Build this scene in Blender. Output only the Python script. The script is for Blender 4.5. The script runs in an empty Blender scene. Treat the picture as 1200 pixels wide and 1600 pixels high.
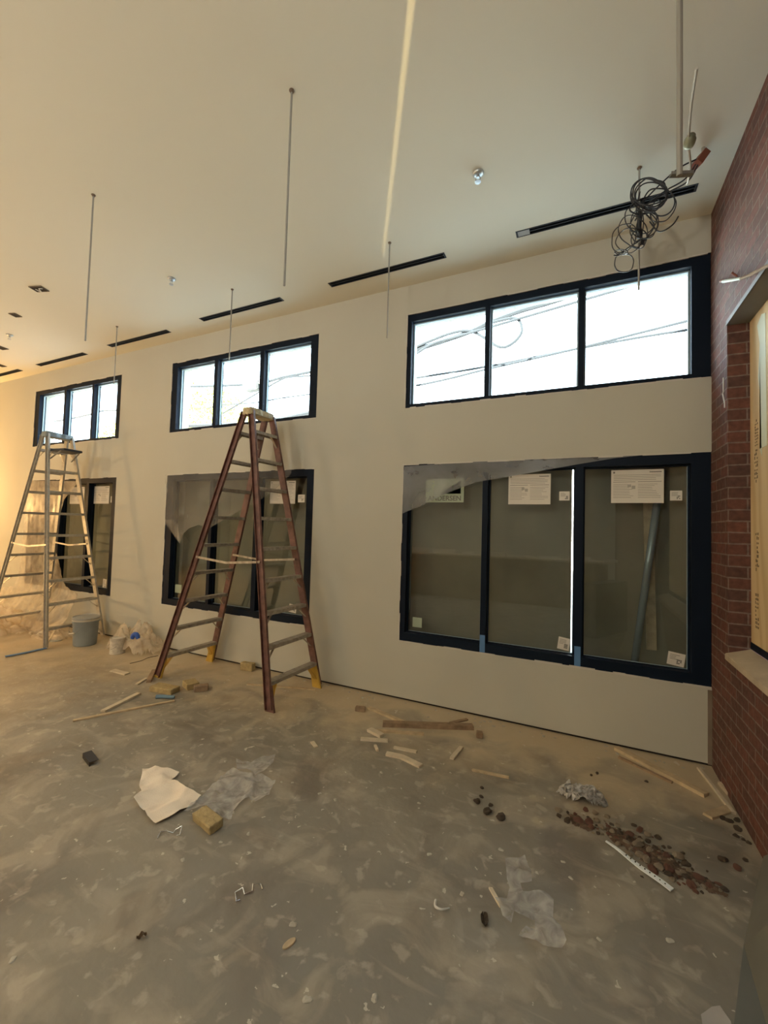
import bpy, bmesh, math, random
from mathutils import Vector, Matrix, noise
random.seed(7)
PI = math.pi
C = bpy.context.scene.collection
S = bpy.context.scene

# ------------------------------------------------------------------ camera
cam_d = bpy.data.cameras.new('camera'); cam = bpy.data.objects.new('camera', cam_d); C.objects.link(cam)
cam_d.sensor_fit = 'HORIZONTAL'; cam_d.sensor_width = 36; cam_d.lens = 656.119/1200*36; cam_d.clip_start = .02
_r = Vector((0.90402587, 0.42653015, 0.02844733)); _u = Vector((-0.00921772, -0.04708113, 0.99884854)); _f = Vector((-0.42737835, 0.90324714, 0.03863092))
M3 = Matrix((_r, _u, -_f)).transposed()
cam.matrix_world = Matrix.Translation((0, 0, 1.65)) @ M3.to_4x4()
S.camera = cam
S.view_settings.view_transform = 'Standard'; S.view_settings.look = 'None'
S.view_settings.gamma = 1; S.view_settings.use_curve_mapping = False
S.view_settings.exposure = 0.22

# ------------------------------------------------------------------ sky
w = bpy.data.worlds.new('sky'); S.world = w; w.use_nodes = True
nt = w.node_tree; bg = nt.nodes['Background']
bg.inputs['Strength'].default_value = 8.5
tc = nt.nodes.new('ShaderNodeTexCoord'); sp = nt.nodes.new('ShaderNodeSeparateXYZ'); nt.links.new(tc.outputs['Generated'], sp.inputs[0])
cr = nt.nodes.new('ShaderNodeValToRGB'); nt.links.new(sp.outputs['Z'], cr.inputs[0]); nt.links.new(cr.outputs[0], bg.inputs[0])
cr.color_ramp.elements[0].position = 0; cr.color_ramp.elements[0].color = (.25, .25, .25, 1)
cr.color_ramp.elements[1].position = .06; cr.color_ramp.elements[1].color = (.70, .85, 1, 1)

def lamp(kind, name, loc, power, color, size=.1, rot=None, **k):
    d = bpy.data.lights.new(name, kind); o = bpy.data.objects.new(name, d); C.objects.link(o); o.location = loc
    d.energy = power; d.color = color
    if kind == 'AREA':
        d.shape = 'RECTANGLE'; d.size = size; d.size_y = k.get('size_y', size)
    elif kind != 'SUN': d.shadow_soft_size = size
    if rot: o.rotation_euler = rot
    if kind == 'SPOT': d.spot_size = k.get('cone', 2.); d.spot_blend = k.get('blend', .6)
    return o
WARM = (1, .56, .20); SOFT = (1, .93, .80)
sun = lamp('SUN', 'sun', (0, 0, 10), 98, (1, .97, .90), rot=(math.radians(68), 0, math.radians(-12)))   # low, from behind the building on to the street
sun.data.angle = .01
lamp('POINT', 'halogen_lamp_light', (-10.8, 3.1, 2.0), 230, WARM, .15)
lamp('POINT', 'halogen_lamp_light', (-9.9, .3, 1.0), 190, WARM, .06)
lamp('POINT', 'halogen_lamp_light', (-4.2, -.6, 1.3), 40, WARM, .08)
for lx in (-9, -5, -1.2):
    lamp('AREA', 'ceiling_fill_light', (lx, -3.2, 3.9), 60, SOFT, 1.2, (0, 0, 0), size_y=.3)  # added soft room fill behind the viewer; no fixture is built here
for lx in (-7.5, -4.2, -.9):
    lamp('SPOT', 'uplight', (lx, -2.4, 3.2), 260, SOFT, .12, (PI-.75, 0, 0), cone=2.9, blend=1)  # added upward fill that brightens the ceiling from behind the viewer
lamp('POINT', 'added_streak_light', (.50, -.49, .10), 420, (1, .74, .32), .002)  # invented source for the thin streak on the ceiling

# ------------------------------------------------------------------ helpers
def setp(o, label=None, cat=None, group=None, kind=None):
    if label: o['label'] = label
    if cat: o['category'] = cat
    if group: o['group'] = group
    if kind: o['kind'] = kind
    return o
def obj(name, bm, mat=None, parent=None, smooth=False, loc=None):
    me = bpy.data.meshes.new(name)
    bmesh.ops.recalc_face_normals(bm, faces=bm.faces[:]) if bm.faces else None
    bm.to_mesh(me); bm.free()
    if mat:
        for m in (mat if isinstance(mat, (list, tuple)) else [mat]): me.materials.append(m)
    if smooth:
        for p in me.polygons: p.use_smooth = True
    o = bpy.data.objects.new(name, me); C.objects.link(o)
    if parent: o.parent = parent
    if loc is not None: o.location = loc
    return o
def thing(name, label, cat, loc=(0, 0, 0), rz=0, group=None):
    o = bpy.data.objects.new(name, None); C.objects.link(o); o.location = loc; o.rotation_euler = (0, 0, rz); o.empty_display_size = .1
    return setp(o, label, cat, group)
def struct(name, bm, mat, parent=None, **k):
    o = obj(name, bm, mat, parent, **k)
    if not parent: o['kind'] = 'structure'
    return o
def BM(): return bmesh.new()
def box(bm, a, b, mi=0):
    x0, y0, z0 = a; x1, y1, z1 = b
    vs = [bm.verts.new(p) for p in ((x0,y0,z0),(x1,y0,z0),(x1,y1,z0),(x0,y1,z0),(x0,y0,z1),(x1,y0,z1),(x1,y1,z1),(x0,y1,z1))]
    for f in ((0,1,2,3),(4,5,6,7),(0,1,5,4),(1,2,6,5),(2,3,7,6),(3,0,4,7)):
        fa = bm.faces.new([vs[i] for i in f]); fa.material_index = mi
    return vs
def bar(bm, p, q, w, h, side=None, ends=None, mi=0, jag=0):
    """box beam from p to q, w across along 'side', h along the other"""
    p = Vector(p); q = Vector(q); d = (q-p).normalized()
    s = Vector(side) if side is not None else (Vector((0,0,1)).cross(d) if abs(d.z) < .99 else Vector((1,0,0)))
    s = (s - d*s.dot(d)).normalized(); n = d.cross(s)
    w1, h1 = ends if ends else (w, h)
    vs = []
    for c, ww, hh in ((p, w, h), (q, w1, h1)):
        for i, j in ((-1,-1),(1,-1),(1,1),(-1,1)):
            vs.append(bm.verts.new(c + s*i*ww/2 + n*j*hh/2 + d*random.uniform(-jag, jag)))
    for f in ((0,1,2,3),(4,5,6,7),(0,1,5,4),(1,2,6,5),(2,3,7,6),(3,0,4,7)):
        fa = bm.faces.new([vs[i] for i in f]); fa.material_index = mi
def channel(bm, p, q, w, h, t, side, open_dir=1):
    """C channel from p to q: web thickness t, web width w along side, flanges h deep"""
    p = Vector(p); q = Vector(q); d = (q-p).normalized()
    s = Vector(side); s = (s - d*s.dot(d)).normalized(); n = d.cross(s)*open_dir
    prof = [(-w/2,0),(w/2,0),(w/2,h),(w/2-t,h),(w/2-t,t),(-w/2+t,t),(-w/2+t,h),(-w/2,h)]
    A = [bm.verts.new(p+s*a+n*b) for a, b in prof]; B = [bm.verts.new(q+s*a+n*b) for a, b in prof]
    k = len(prof)
    for i in range(k): bm.faces.new((A[i], A[(i+1)%k], B[(i+1)%k], B[i]))
    for V in (A, B):
        bm.faces.new((V[0], V[1], V[4], V[5])); bm.faces.new((V[1], V[2], V[3], V[4])); bm.faces.new((V[0], V[5], V[6], V[7]))
def tube(bm, pts, r, n=8, closed=False, r1=None):
    pts = [Vector(p) for p in pts]; rings = []; N = len(pts)
    up = Vector((0,0,1)); prev = None
    for i, p in enumerate(pts):
        a = pts[max(i-1, 0)]; b = pts[min(i+1, N-1)]
        if closed: a = pts[(i-1)%N]; b = pts[(i+1)%N]
        d = (b-a).normalized()
        if prev is None:
            s = d.cross(up) if abs(d.z) < .9 else d.cross(Vector((1,0,0)))
        else: s = prev - d*prev.dot(d)
        s.normalize(); prev = s; t = d.cross(s)
        rr = r if r1 is None else r+(r1-r)*i/(N-1)
        rings.append([bm.verts.new(p+(s*math.cos(2*PI*k/n)+t*math.sin(2*PI*k/n))*rr) for k in range(n)])
    for i in range(N if closed else N-1):
        A = rings[i]; B = rings[(i+1)%N]
        for k in range(n): bm.faces.new((A[k], A[(k+1)%n], B[(k+1)%n], B[k]))
    if not closed:
        bm.faces.new(rings[0]); bm.faces.new(rings[-1])
def lathe(bm, prof, c=(0,0,0), n=32, mi=0):
    rings = []
    for r, z in prof:
        rings.append([bm.verts.new((c[0]+max(r,1e-4)*math.cos(2*PI*k/n), c[1]+max(r,1e-4)*math.sin(2*PI*k/n), c[2]+z)) for k in range(n)])
    for A, B in zip(rings, rings[1:]):
        for k in range(n): bm.faces.new((A[k], A[(k+1)%n], B[(k+1)%n], B[k])).material_index = mi
def spline(pts, m=8, closed=False):
    P = [Vector(p) for p in pts]; N = len(P); out = []
    for i in range(N if closed else N-1):
        g = (lambda j: P[j % N]) if closed else (lambda j: P[min(max(j, 0), N-1)])
        a, b, c, d = g(i-1), g(i), g(i+1), g(i+2)
        for k in range(m):
            t = k/m; out.append(.5*((2*b)+(c-a)*t+(2*a-5*b+4*c-d)*t*t+(3*b-a-3*c+d)*t**3))
    if not closed: out.append(P[-1])
    return out
def sheet_bm(poly, edge, disp):
    """a thin sheet: outline (x, y) cut into small cells, disp maps (x, y) to a 3D point"""
    bm = BM(); vs = [bm.verts.new((a, b, 0)) for a, b in poly]
    bm.faces.new(vs); bmesh.ops.triangulate(bm, faces=bm.faces[:])
    for _ in range(8):
        L = [e for e in bm.edges if e.calc_length() > edge]
        if not L: break
        bmesh.ops.subdivide_edges(bm, edges=L, cuts=1); bmesh.ops.triangulate(bm, faces=[f for f in bm.faces if len(f.verts) > 3])
        bmesh.ops.beautify_fill(bm, faces=bm.faces[:], edges=bm.edges[:])
    for v in bm.verts: v.co = Vector(disp(v.co.x, v.co.y))
    return bm
def thick(o, t):
    m = o.modifiers.new('thickness', 'SOLIDIFY'); m.thickness = t; m.offset = 0
    return o
def fold(x, y, s, seed=0):
    p = Vector((x*s+seed, y*s, seed*.7))
    return 1-abs(noise.noise(p))*2 + .5*(1-abs(noise.noise(p*2.3))*2)

# ------------------------------------------------------------------ materials
def pmat(name, col, rough=.6, metal=0, bump=0, bscale=40, var=0, vscale=6, **k):
    m = bpy.data.materials.new(name); m.use_nodes = True; n = m.node_tree.nodes; l = m.node_tree.links
    b = n['Principled BSDF']; b.inputs['Base Color'].default_value = (*col, 1); b.inputs['Roughness'].default_value = rough; b.inputs['Metallic'].default_value = metal
    for kk, v in k.items(): b.inputs[kk.replace('_', ' ')].default_value = v
    tc = n.new('ShaderNodeTexCoord')
    if var:
        t = n.new('ShaderNodeTexNoise'); t.inputs['Scale'].default_value = vscale; t.inputs['Detail'].default_value = 6; l.new(tc.outputs['Object'], t.inputs['Vector'])
        r = n.new('ShaderNodeValToRGB'); r.color_ramp.elements[0].position = .3; r.color_ramp.elements[1].position = .7
        r.color_ramp.elements[0].color = (*[c*(1-var) for c in col], 1); r.color_ramp.elements[1].color = (*[min(1, c*(1+var)) for c in col], 1)
        l.new(t.outputs[0], r.inputs[0]); l.new(r.outputs[0], b.inputs['Base Color'])
    if bump:
        t = n.new('ShaderNodeTexNoise'); t.inputs['Scale'].default_value = bscale; t.inputs['Detail'].default_value = 4; l.new(tc.outputs['Object'], t.inputs['Vector'])
        u = n.new('ShaderNodeBump'); u.inputs['Strength'].default_value = bump; u.inputs['Distance'].default_value = .01; l.new(t.outputs[0], u.inputs['Height']); l.new(u.outputs[0], b.inputs['Normal'])
    return m
def glassy(name, tint, rough=.0, fr=1.75, base=0.0):
    m = bpy.data.materials.new(name); m.use_nodes = True; n = m.node_tree.nodes; l = m.node_tree.links; n.clear()
    o = n.new('ShaderNodeOutputMaterial'); t = n.new('ShaderNodeBsdfTransparent'); t.inputs[0].default_value = (*tint, 1)
    g = n.new('ShaderNodeBsdfGlossy'); g.inputs['Roughness'].default_value = rough; g.inputs['Color'].default_value = (1, 1, 1, 1)
    f = n.new('ShaderNodeFresnel'); f.inputs[0].default_value = fr; mx = n.new('ShaderNodeMixShader')
    ge = n.new('ShaderNodeNewGeometry'); iv = n.new('ShaderNodeMath'); iv.operation = 'SUBTRACT'; iv.inputs[0].default_value = 1; l.new(ge.outputs['Backfacing'], iv.inputs[1])
    mu = n.new('ShaderNodeMath'); mu.operation = 'MULTIPLY'; l.new(f.outputs[0], mu.inputs[0]); l.new(iv.outputs[0], mu.inputs[1])   # the pane's inner faces only let light through
    l.new(mu.outputs[0], mx.inputs[0]); l.new(t.outputs[0], mx.inputs[1]); l.new(g.outputs[0], mx.inputs[2]); l.new(mx.outputs[0], o.inputs[0])
    return m
def film(name, col, opac, rough=.35, scale=9, stretch=(1, 1, 1), var=.15):
    """translucent plastic: clear sheet with milky creases"""
    m = bpy.data.materials.new(name); m.use_nodes = True; n = m.node_tree.nodes; l = m.node_tree.links; n.clear()
    o = n.new('ShaderNodeOutputMaterial'); t = n.new('ShaderNodeBsdfTransparent'); d = n.new('ShaderNodeBsdfPrincipled')
    d.inputs['Base Color'].default_value = (*col, 1); d.inputs['Roughness'].default_value = rough
    tr = n.new('ShaderNodeBsdfTranslucent'); tr.inputs[0].default_value = (*col, 1)
    a = n.new('ShaderNodeMixShader'); a.inputs[0].default_value = .35; l.new(d.outputs[0], a.inputs[1]); l.new(tr.outputs[0], a.inputs[2])
    tc = n.new('ShaderNodeTexCoord'); mp = n.new('ShaderNodeMapping'); mp.inputs['Scale'].default_value = stretch; l.new(tc.outputs['Object'], mp.inputs[0])
    ns = n.new('ShaderNodeTexNoise'); ns.inputs['Scale'].default_value = scale; ns.inputs['Detail'].default_value = 5; ns.inputs['Distortion'].default_value = .8; l.new(mp.outputs[0], ns.inputs['Vector'])
    r = n.new('ShaderNodeMapRange'); r.inputs[1].default_value = .3; r.inputs[2].default_value = .7; r.inputs[3].default_value = max(0, opac-var); r.inputs[4].default_value = min(1, opac+var)
    l.new(ns.outputs[0], r.inputs[0]); mx = n.new('ShaderNodeMixShader'); l.new(r.outputs[0], mx.inputs[0]); l.new(t.outputs[0], mx.inputs[1]); l.new(a.outputs[0], mx.inputs[2]); l.new(mx.outputs[0], o.inputs[0])
    return m

wall_m = pmat('drywall_cream', (.485, .485, .425), .85, bump=.04, bscale=120, var=.03, vscale=1.3)
ceil_m = pmat('ceiling_paint', (.71, .70, .60), .9, bump=.03, bscale=90)
frame_m = pmat('black_window_frame', (.006, .012, .024), .5, Specular_IOR_Level=.1)
bead_m = pmat('sky_lit_bead_and_spacer', (.30, .42, .50), .4)  # pale blue paints sky light on the upper beads; spacers share it
plaster_m = pmat('joint_compound', (.55, .54, .50), .9, bump=.3, bscale=60)
dark_m = pmat('dark_gap', (.02, .016, .012), .9)
alu_m = pmat('dull_aluminium', (.46, .45, .42), .42, .7, var=.15, vscale=30)
fibre_m = pmat('red_brown_fibreglass', (.135, .062, .050), .5, bump=.15, bscale=150, var=.4, vscale=14)
step_m = pmat('dusty_step_metal', (.38, .35, .30), .55, .5, var=.25, vscale=25)
yellow_m = pmat('yellow_plastic', (.55, .36, .06), .55, var=.2)
capw_m = pmat('plaster_smeared_cap', (.50, .43, .27), .8, bump=.6, bscale=35, var=.35, vscale=22)
capg_m = pmat('grey_blue_cap', (.20, .25, .28), .5, var=.2, vscale=20)
tray_m = pmat('black_tray', (.02, .03, .05), .5)
sticker_m = pmat('white_sticker', (.70, .68, .62), .6)
print_m = pmat('printed_ink', (.16, .155, .14), .7)
lgreen_m = pmat('pale_green_card', (.36, .43, .32), .7)
dgreen_m = pmat('green_print', (.12, .24, .13), .7)
tape_m = pmat('blue_masking_tape', (.08, .20, .42), .7, var=.1)
glass_m = glassy('window_glass', (.86, .90, .90))
wood_m = pmat('pale_pine', (.48, .38, .245), .75, bump=.3, bscale=60, var=.18, vscale=18)
whitewood_m = pmat('whitish_wood', (.58, .51, .39), .75, bump=.2, bscale=60, var=.1, vscale=18)
brownwood_m = pmat('dusty_brown_wood', (.27, .19, .12), .8, bump=.3, bscale=60, var=.25, vscale=18)
block_m = pmat('yellow_tan_block', (.38, .30, .15), .85, bump=.5, bscale=90, var=.2, vscale=30)
cloth_m = pmat('off_white_cloth', (.80, .72, .60), .95, bump=.3, bscale=200, var=.06, vscale=8)
steel_m = pmat('galvanised_steel', (.55, .60, .64), .35, .75, var=.15, vscale=40)
rod_m = pmat('zinc_rod', (.30, .30, .28), .5, .3)
brick_red_m = pmat('broken_brick', (.16, .075, .055), .9, bump=.7, bscale=60, var=.35, vscale=30)
mortar_m = pmat('mortar_lump', (.30, .25, .185), .95, bump=.7, bscale=60, var=.3, vscale=30)
dirt_m = pmat('dark_clod', (.085, .065, .048), .95, bump=.7, bscale=60, var=.3, vscale=30)
cable_m = pmat('black_cable', (.018, .022, .03), .4)
copper_m = pmat('rust_red_box', (.20, .06, .035), .6)
bucket_m = pmat('grey_bucket', (.22, .25, .26), .45, var=.1)
paint_m = pmat('dried_paint', (.55, .52, .44), .6, bump=.2)
milky_m = film('milky_film', (.55, .58, .60), .40, scale=3, rough=.25, var=.08)
thin_m = film('thin_milky_film', (.58, .58, .55), .27, scale=4, rough=.4, var=.10)
drape_m = film('dusty_drape_film', (.85, .76, .62), .45, scale=7)
clear_m = film('clear_floor_film', (.78, .78, .76), .42, scale=16)
board_m = pmat('grey_brown_backing', (.25, .225, .165), .8, var=.15, vscale=2)
leaf_m = pmat('leaf_green', (.50, .52, .10), .6, var=.4, vscale=3)
bark_m = pmat('bark', (.10, .07, .05), .9)

def brick_mat(name):
    m = bpy.data.materials.new(name); m.use_nodes = True; n = m.node_tree.nodes; l = m.node_tree.links; b = n['Principled BSDF']
    uv = n.new('ShaderNodeUVMap'); uv.uv_map = 'metres'
    nz = n.new('ShaderNodeTexNoise'); nz.inputs['Scale'].default_value = 9; nz.inputs['Detail'].default_value = 3; l.new(uv.outputs[0], nz.inputs['Vector'])
    mm = n.new('ShaderNodeVectorMath'); mm.operation = 'MULTIPLY_ADD'; mm.inputs[1].default_value = (.006, .006, 0); l.new(nz.outputs['Color'], mm.inputs[0]); l.new(uv.outputs[0], mm.inputs[2])
    t = n.new('ShaderNodeTexBrick'); t.inputs['Scale'].default_value = 1; t.inputs['Brick Width'].default_value = .205; t.inputs['Row Height'].default_value = .0735; t.inputs['Mortar Size'].default_value = .0055; t.inputs['Mortar Smooth'].default_value = .3; t.inputs['Bias'].default_value = -.1
    t.inputs['Color1'].default_value = (.120, .044, .033, 1); t.inputs['Color2'].default_value = (.066, .032, .028, 1); t.inputs['Mortar'].default_value = (.17, .13, .11, 1)
    l.new(mm.outputs[0], t.inputs['Vector'])
    n2 = n.new('ShaderNodeTexNoise'); n2.inputs['Scale'].default_value = 28; n2.inputs['Detail'].default_value = 8; l.new(uv.outputs[0], n2.inputs['Vector'])
    r = n.new('ShaderNodeMapRange'); r.inputs[1].default_value = .25; r.inputs[2].default_value = .75; r.inputs[3].default_value = .65; r.inputs[4].default_value = 1.4; l.new(n2.outputs[0], r.inputs[0])
    mx = n.new('ShaderNodeMix'); mx.data_type = 'RGBA'; mx.blend_type = 'MULTIPLY'; mx.inputs[0].default_value = 1; l.new(t.outputs['Color'], mx.inputs[6]); l.new(r.outputs[0], mx.inputs[7])
    l.new(mx.outputs[2], b.inputs['Base Color']); b.inputs['Roughness'].default_value = .78
    h = n.new('ShaderNodeMath'); h.operation = 'MULTIPLY_ADD'; h.inputs[1].default_value = -1.4; l.new(t.outputs['Fac'], h.inputs[0]); l.new(n2.outputs[0], h.inputs[2])
    bu = n.new('ShaderNodeBump'); bu.inputs['Strength'].default_value = .8; bu.inputs['Distance'].default_value = .006; l.new(h.outputs[0], bu.inputs['Height']); l.new(bu.outputs[0], b.inputs['Normal'])
    return m
brick_m = brick_mat('red_brick')

def floor_mat():
    m = bpy.data.materials.new('dusty_concrete'); m.use_nodes = True; n = m.node_tree.nodes; l = m.node_tree.links; b = n['Principled BSDF']
    tc = n.new('ShaderNodeTexCoord'); O = tc.outputs['Object']
    def N(scale, det=6, dist=0, vec=O):
        t = n.new('ShaderNodeTexNoise'); t.inputs['Scale'].default_value = scale; t.inputs['Detail'].default_value = det; t.inputs['Distortion'].default_value = dist; l.new(vec, t.inputs['Vector']); return t.outputs[0]
    def MR(v, a, bb, c=0, d=1):
        r = n.new('ShaderNodeMapRange'); r.inputs[1].default_value = a; r.inputs[2].default_value = bb; r.inputs[3].default_value = c; r.inputs[4].default_value = d; l.new(v, r.inputs[0]); return r.outputs[0]
    def MIX(f, a, bcol):
        x = n.new('ShaderNodeMix'); x.data_type = 'RGBA'; l.new(f, x.inputs[0])
        if isinstance(a, tuple): x.inputs[6].default_value = (*a, 1)
        else: l.new(a, x.inputs[6])
        x.inputs[7].default_value = (*bcol, 1); return x.outputs[2]
    def MA(op, a, c):
        x = n.new('ShaderNodeMath'); x.operation = op; l.new(a, x.inputs[0])
        if isinstance(c, (int, float)): x.inputs[1].default_value = c
        else: l.new(c, x.inputs[1])
        return x.outputs[0]
    col = MIX(MR(N(1.1, 8, .4), .35, .65), (.190, .178, .150), (.252, .232, .188))
    col = MIX(MR(N(3.6, 9, .9), .50, .62, 0, .6), col, (.38, .335, .26))
    col = MIX(MR(N(11, 6, .4), .58, .66, 0, .5), col, (.45, .40, .32))
    col = MIX(MR(N(2.3, 8, .6), .46, .34, 0, .6), col, (.145, .122, .096))
    mp = n.new('ShaderNodeMapping'); mp.inputs['Rotation'].default_value = (0, 0, .5); mp.inputs['Scale'].default_value = (1.2, 7, 1); l.new(O, mp.inputs[0])
    col = MIX(MR(N(2.2, 5, .5, mp.outputs[0]), .60, .72, 0, .35), col, (.42, .37, .29))
    # sawdust and plaster dust lying along the window wall and towards the far end
    s = n.new('ShaderNodeSeparateXYZ'); l.new(O, s.inputs[0])
    y = MA('ADD', s.outputs['Y'], MR(N(2.6, 9, .8), .25, .75, -.5, .5))
    dust = MR(y, 2.75, 3.55, 0, .85)
    col = MIX(dust, col, (.52, .43, .29))
    xx = MA('ADD', s.outputs['X'], MR(N(1.1, 5), .2, .8, -1.5, 1.5))
    col = MIX(MR(xx, -3.6, -6.5, 0, .65), col, (.50, .40, .26))
    # plaster splashes
    for sc, th, op in ((7, .075, .8), (19, .12, .75), (3.2, .05, .5)):
        v = n.new('ShaderNodeTexVoronoi'); v.inputs['Scale'].default_value = sc
        va = n.new('ShaderNodeVectorMath'); va.operation = 'MULTIPLY_ADD'; va.inputs[1].default_value = (.35/sc*3, .35/sc*3, 0)
        nn = n.new('ShaderNodeTexNoise'); nn.inputs['Scale'].default_value = sc*2.2; l.new(O, nn.inputs['Vector']); l.new(nn.outputs['Color'], va.inputs[0]); l.new(O, va.inputs[2])
        l.new(va.outputs[0], v.inputs['Vector'])
        k = n.new('ShaderNodeSeparateColor'); l.new(v.outputs['Color'], k.inputs[0])
        size = MR(k.outputs[0], .55, 1, 0, th*1.6)
        sub = MA('SUBTRACT', size, v.outputs['Distance'])
        col = MIX(MR(sub, 0, .03, 0, op), col, (.58, .54, .45))
    l.new(col, b.inputs['Base Color'])
    l.new(MR(N(4, 5), .3, .7, .42, .75), b.inputs['Roughness'])
    bu = n.new('ShaderNodeBump'); bu.inputs['Strength'].default_value = .35; bu.inputs['Distance'].default_value = .006
    l.new(N(30, 6), bu.inputs['Height']); l.new(bu.outputs[0], b.inputs['Normal'])
    return m
floor_m = floor_mat()

def ply_mat():
    m = bpy.data.materials.new('plywood_face'); m.use_nodes = True; n = m.node_tree.nodes; l = m.node_tree.links; b = n['Principled BSDF']
    tc = n.new('ShaderNodeTexCoord'); mp = n.new('ShaderNodeMapping'); mp.inputs['Scale'].default_value = (1, 3.2, .8); mp.inputs['Rotation'].default_value = (.35, 0, 0); l.new(tc.outputs['Object'], mp.inputs[0])
    wv = n.new('ShaderNodeTexWave'); wv.inputs['Scale'].default_value = .9; wv.inputs['Distortion'].default_value = 9; wv.inputs['Detail'].default_value = 3; wv.inputs['Detail Scale'].default_value = .8; wv.bands_direction = 'Y'; l.new(mp.outputs[0], wv.inputs['Vector'])
    r = n.new('ShaderNodeValToRGB'); r.color_ramp.elements[0].color = (.62, .50, .30, 1); r.color_ramp.elements[1].color = (.53, .40, .22, 1); r.color_ramp.elements[0].position = .3
    l.new(wv.outputs[0], r.inputs[0]); l.new(r.outputs[0], b.inputs['Base Color']); b.inputs['Roughness'].default_value = .75
    return m
ply_m = ply_mat()

# ------------------------------------------------------------------ room shell
WY, BX, CZ = 3.817, .859, 4.095        # window wall, brick wall, ceiling
XL, YB = -14.0, -6.0
WT = .30
bm = BM(); box(bm, (XL, YB, -.15), (BX+.4, WY+WT, 0)); struct('floor', bm, floor_m)
# openings: (x0, x1, z0, z1)
UP = [(-1.613, .857, 2.842, 3.80), (-5.035, -2.668, 2.842, 3.80), (-8.405, -6.106, 2.842, 3.80)]
LO = [(-1.613, .857, .557, 2.289), (-5.035, -2.668, .557, 2.289), (-8.405, -6.106, .557, 2.289)]
bm = BM()
zs = (.022, .557, 2.289, 2.842, 3.80, CZ)
box(bm, (XL, WY, zs[0]), (BX, WY+WT, zs[1])); box(bm, (XL, WY, zs[2]), (BX, WY+WT, zs[3])); box(bm, (XL, WY, zs[4]), (BX, WY+WT, zs[5]))
for za, zb in ((zs[1], zs[2]), (zs[3], zs[4])):
    xs = [(XL, -8.405), (-6.106, -5.035), (-2.668, -1.613)]
    for a, b_ in xs: box(bm, (a, WY, za), (b_, WY+WT, zb))
struct('wall_front', bm, wall_m)
bm = BM(); box(bm, (XL, WY+.02, 0), (BX, WY+WT, .022)); struct('gap_shade_strip', bm, dark_m)  # near-black strip paints the shade in the gap under the drywall
bm = BM(); box(bm, (XL-.2, YB, 0), (XL, WY+WT, CZ)); struct('wall_left', bm, wall_m)
bm = BM(); box(bm, (XL, YB-.2, 0), (BX+.4, YB, CZ)); struct('wall_back', bm, wall_m)
# ceiling with slots and holes cut for the diffusers and boxes
slots = [(-.51, .70, 3.48), (-2.33, -1.13, 3.50), (-4.165, -2.962, 3.52), (-6.02, -4.815, 3.57), (-7.88, -6.64, 3.595), (-9.63, -8.43, 3.595)]
bm = BM()
ya, yb = 3.38, 3.66
box(bm, (XL, YB, CZ), (BX+.4, ya, CZ+.15)); box(bm, (XL, yb, CZ), (BX+.4, WY+WT, CZ+.15))
cur = XL
for x0, x1, yc in sorted(slots):
    box(bm, (cur, ya, CZ), (x0, yb, CZ+.15)); box(bm, (x0, ya, CZ), (x1, yc-.032, CZ+.15)); box(bm, (x0, yc+.032, CZ), (x1, yb, CZ+.15)); cur = x1
box(bm, (cur, ya, CZ), (BX+.4, yb, CZ+.15))
struct('ceiling', bm, ceil_m)
# brick wall with a boarded opening
OY0, OY1, OZ0, OZ1 = 1.55, 3.443, .90, 3.075
bm = BM(); uvl = bm.loops.layers.uv.new('metres')
RT = .118
def bquad(pts, uvs):
    f = bm.faces.new([bm.verts.new(p) for p in pts])
    for lp, u in zip(f.loops, uvs): lp[uvl].uv = u
def bslab(y0, y1, z0, z1):
    # a solid wall block from BX to BX+.34, each face with its own brick coordinates in metres
    X0, X1 = BX, BX+.34
    bquad([(X0,y0,z0),(X0,y1,z0),(X0,y1,z1),(X0,y0,z1)], [(-y0,z0),(-y1,z0),(-y1,z1),(-y0,z1)])
    bquad([(X1,y0,z0),(X1,y1,z0),(X1,y1,z1),(X1,y0,z1)], [(y0,z0),(y1,z0),(y1,z1),(y0,z1)])
    for y in (y0, y1): bquad([(X0,y,z0),(X1,y,z0),(X1,y,z1),(X0,y,z1)], [(X0+.06,z0),(X1+.06,z0),(X1+.06,z1),(X0+.06,z1)])
    for z in (z0, z1): bquad([(X0,y0,z),(X1,y0,z),(X1,y1,z),(X0,y1,z)], [(X0,y0),(X1,y0),(X1,y1),(X0,y1)])
bslab(OY1, WY+WT, 0, CZ); bslab(OY0, OY1, 0, OZ0); bslab(OY0, OY1, OZ1, CZ); bslab(YB, OY0, 0, CZ)
me = bpy.data.meshes.new('wall_right'); bm.to_mesh(me); bm.free(); me.materials.append(brick_m)
o = bpy.data.objects.new('wall_right', me); C.objects.link(o); o['kind'] = 'structure'
# lintel angle, sill, boarded panel
bm = BM(); box(bm, (BX-.004, OY0-.1, OZ1-.012), (BX+RT, OY1+.0, OZ1)); box(bm, (BX-.006, OY0-.1, OZ1-.012), (BX+.001, OY1, OZ1+.018)); struct('trim_2', bm, pmat('lintel_steel', (.16, .15, .145), .6))
bm = BM(); vs = box(bm, (BX-.018, OY0, OZ0-.035), (BX+RT, OY1-.001, OZ0+.005))
for v in vs:
    if v.co.z > OZ0 and v.co.x > BX+.05: v.co.z += .045
bmesh.ops.bevel(bm, geom=bm.edges[:], offset=.004, segments=2, affect='EDGES')
struct('trim_3', bm, pmat('dusty_stone_sill', (.42, .36, .27), .85, bump=.3, var=.15))
t = thing('window_board', 'plywood sheet boarding up the opening in the brick wall', 'board', (BX+RT, 0, OZ0))
bm = BM(); box(bm, (0, OY0+.001, .095), (.018, OY1-.001, OZ1-OZ0-.002)); obj('plywood_sheet', bm, ply_m, t)
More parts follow.
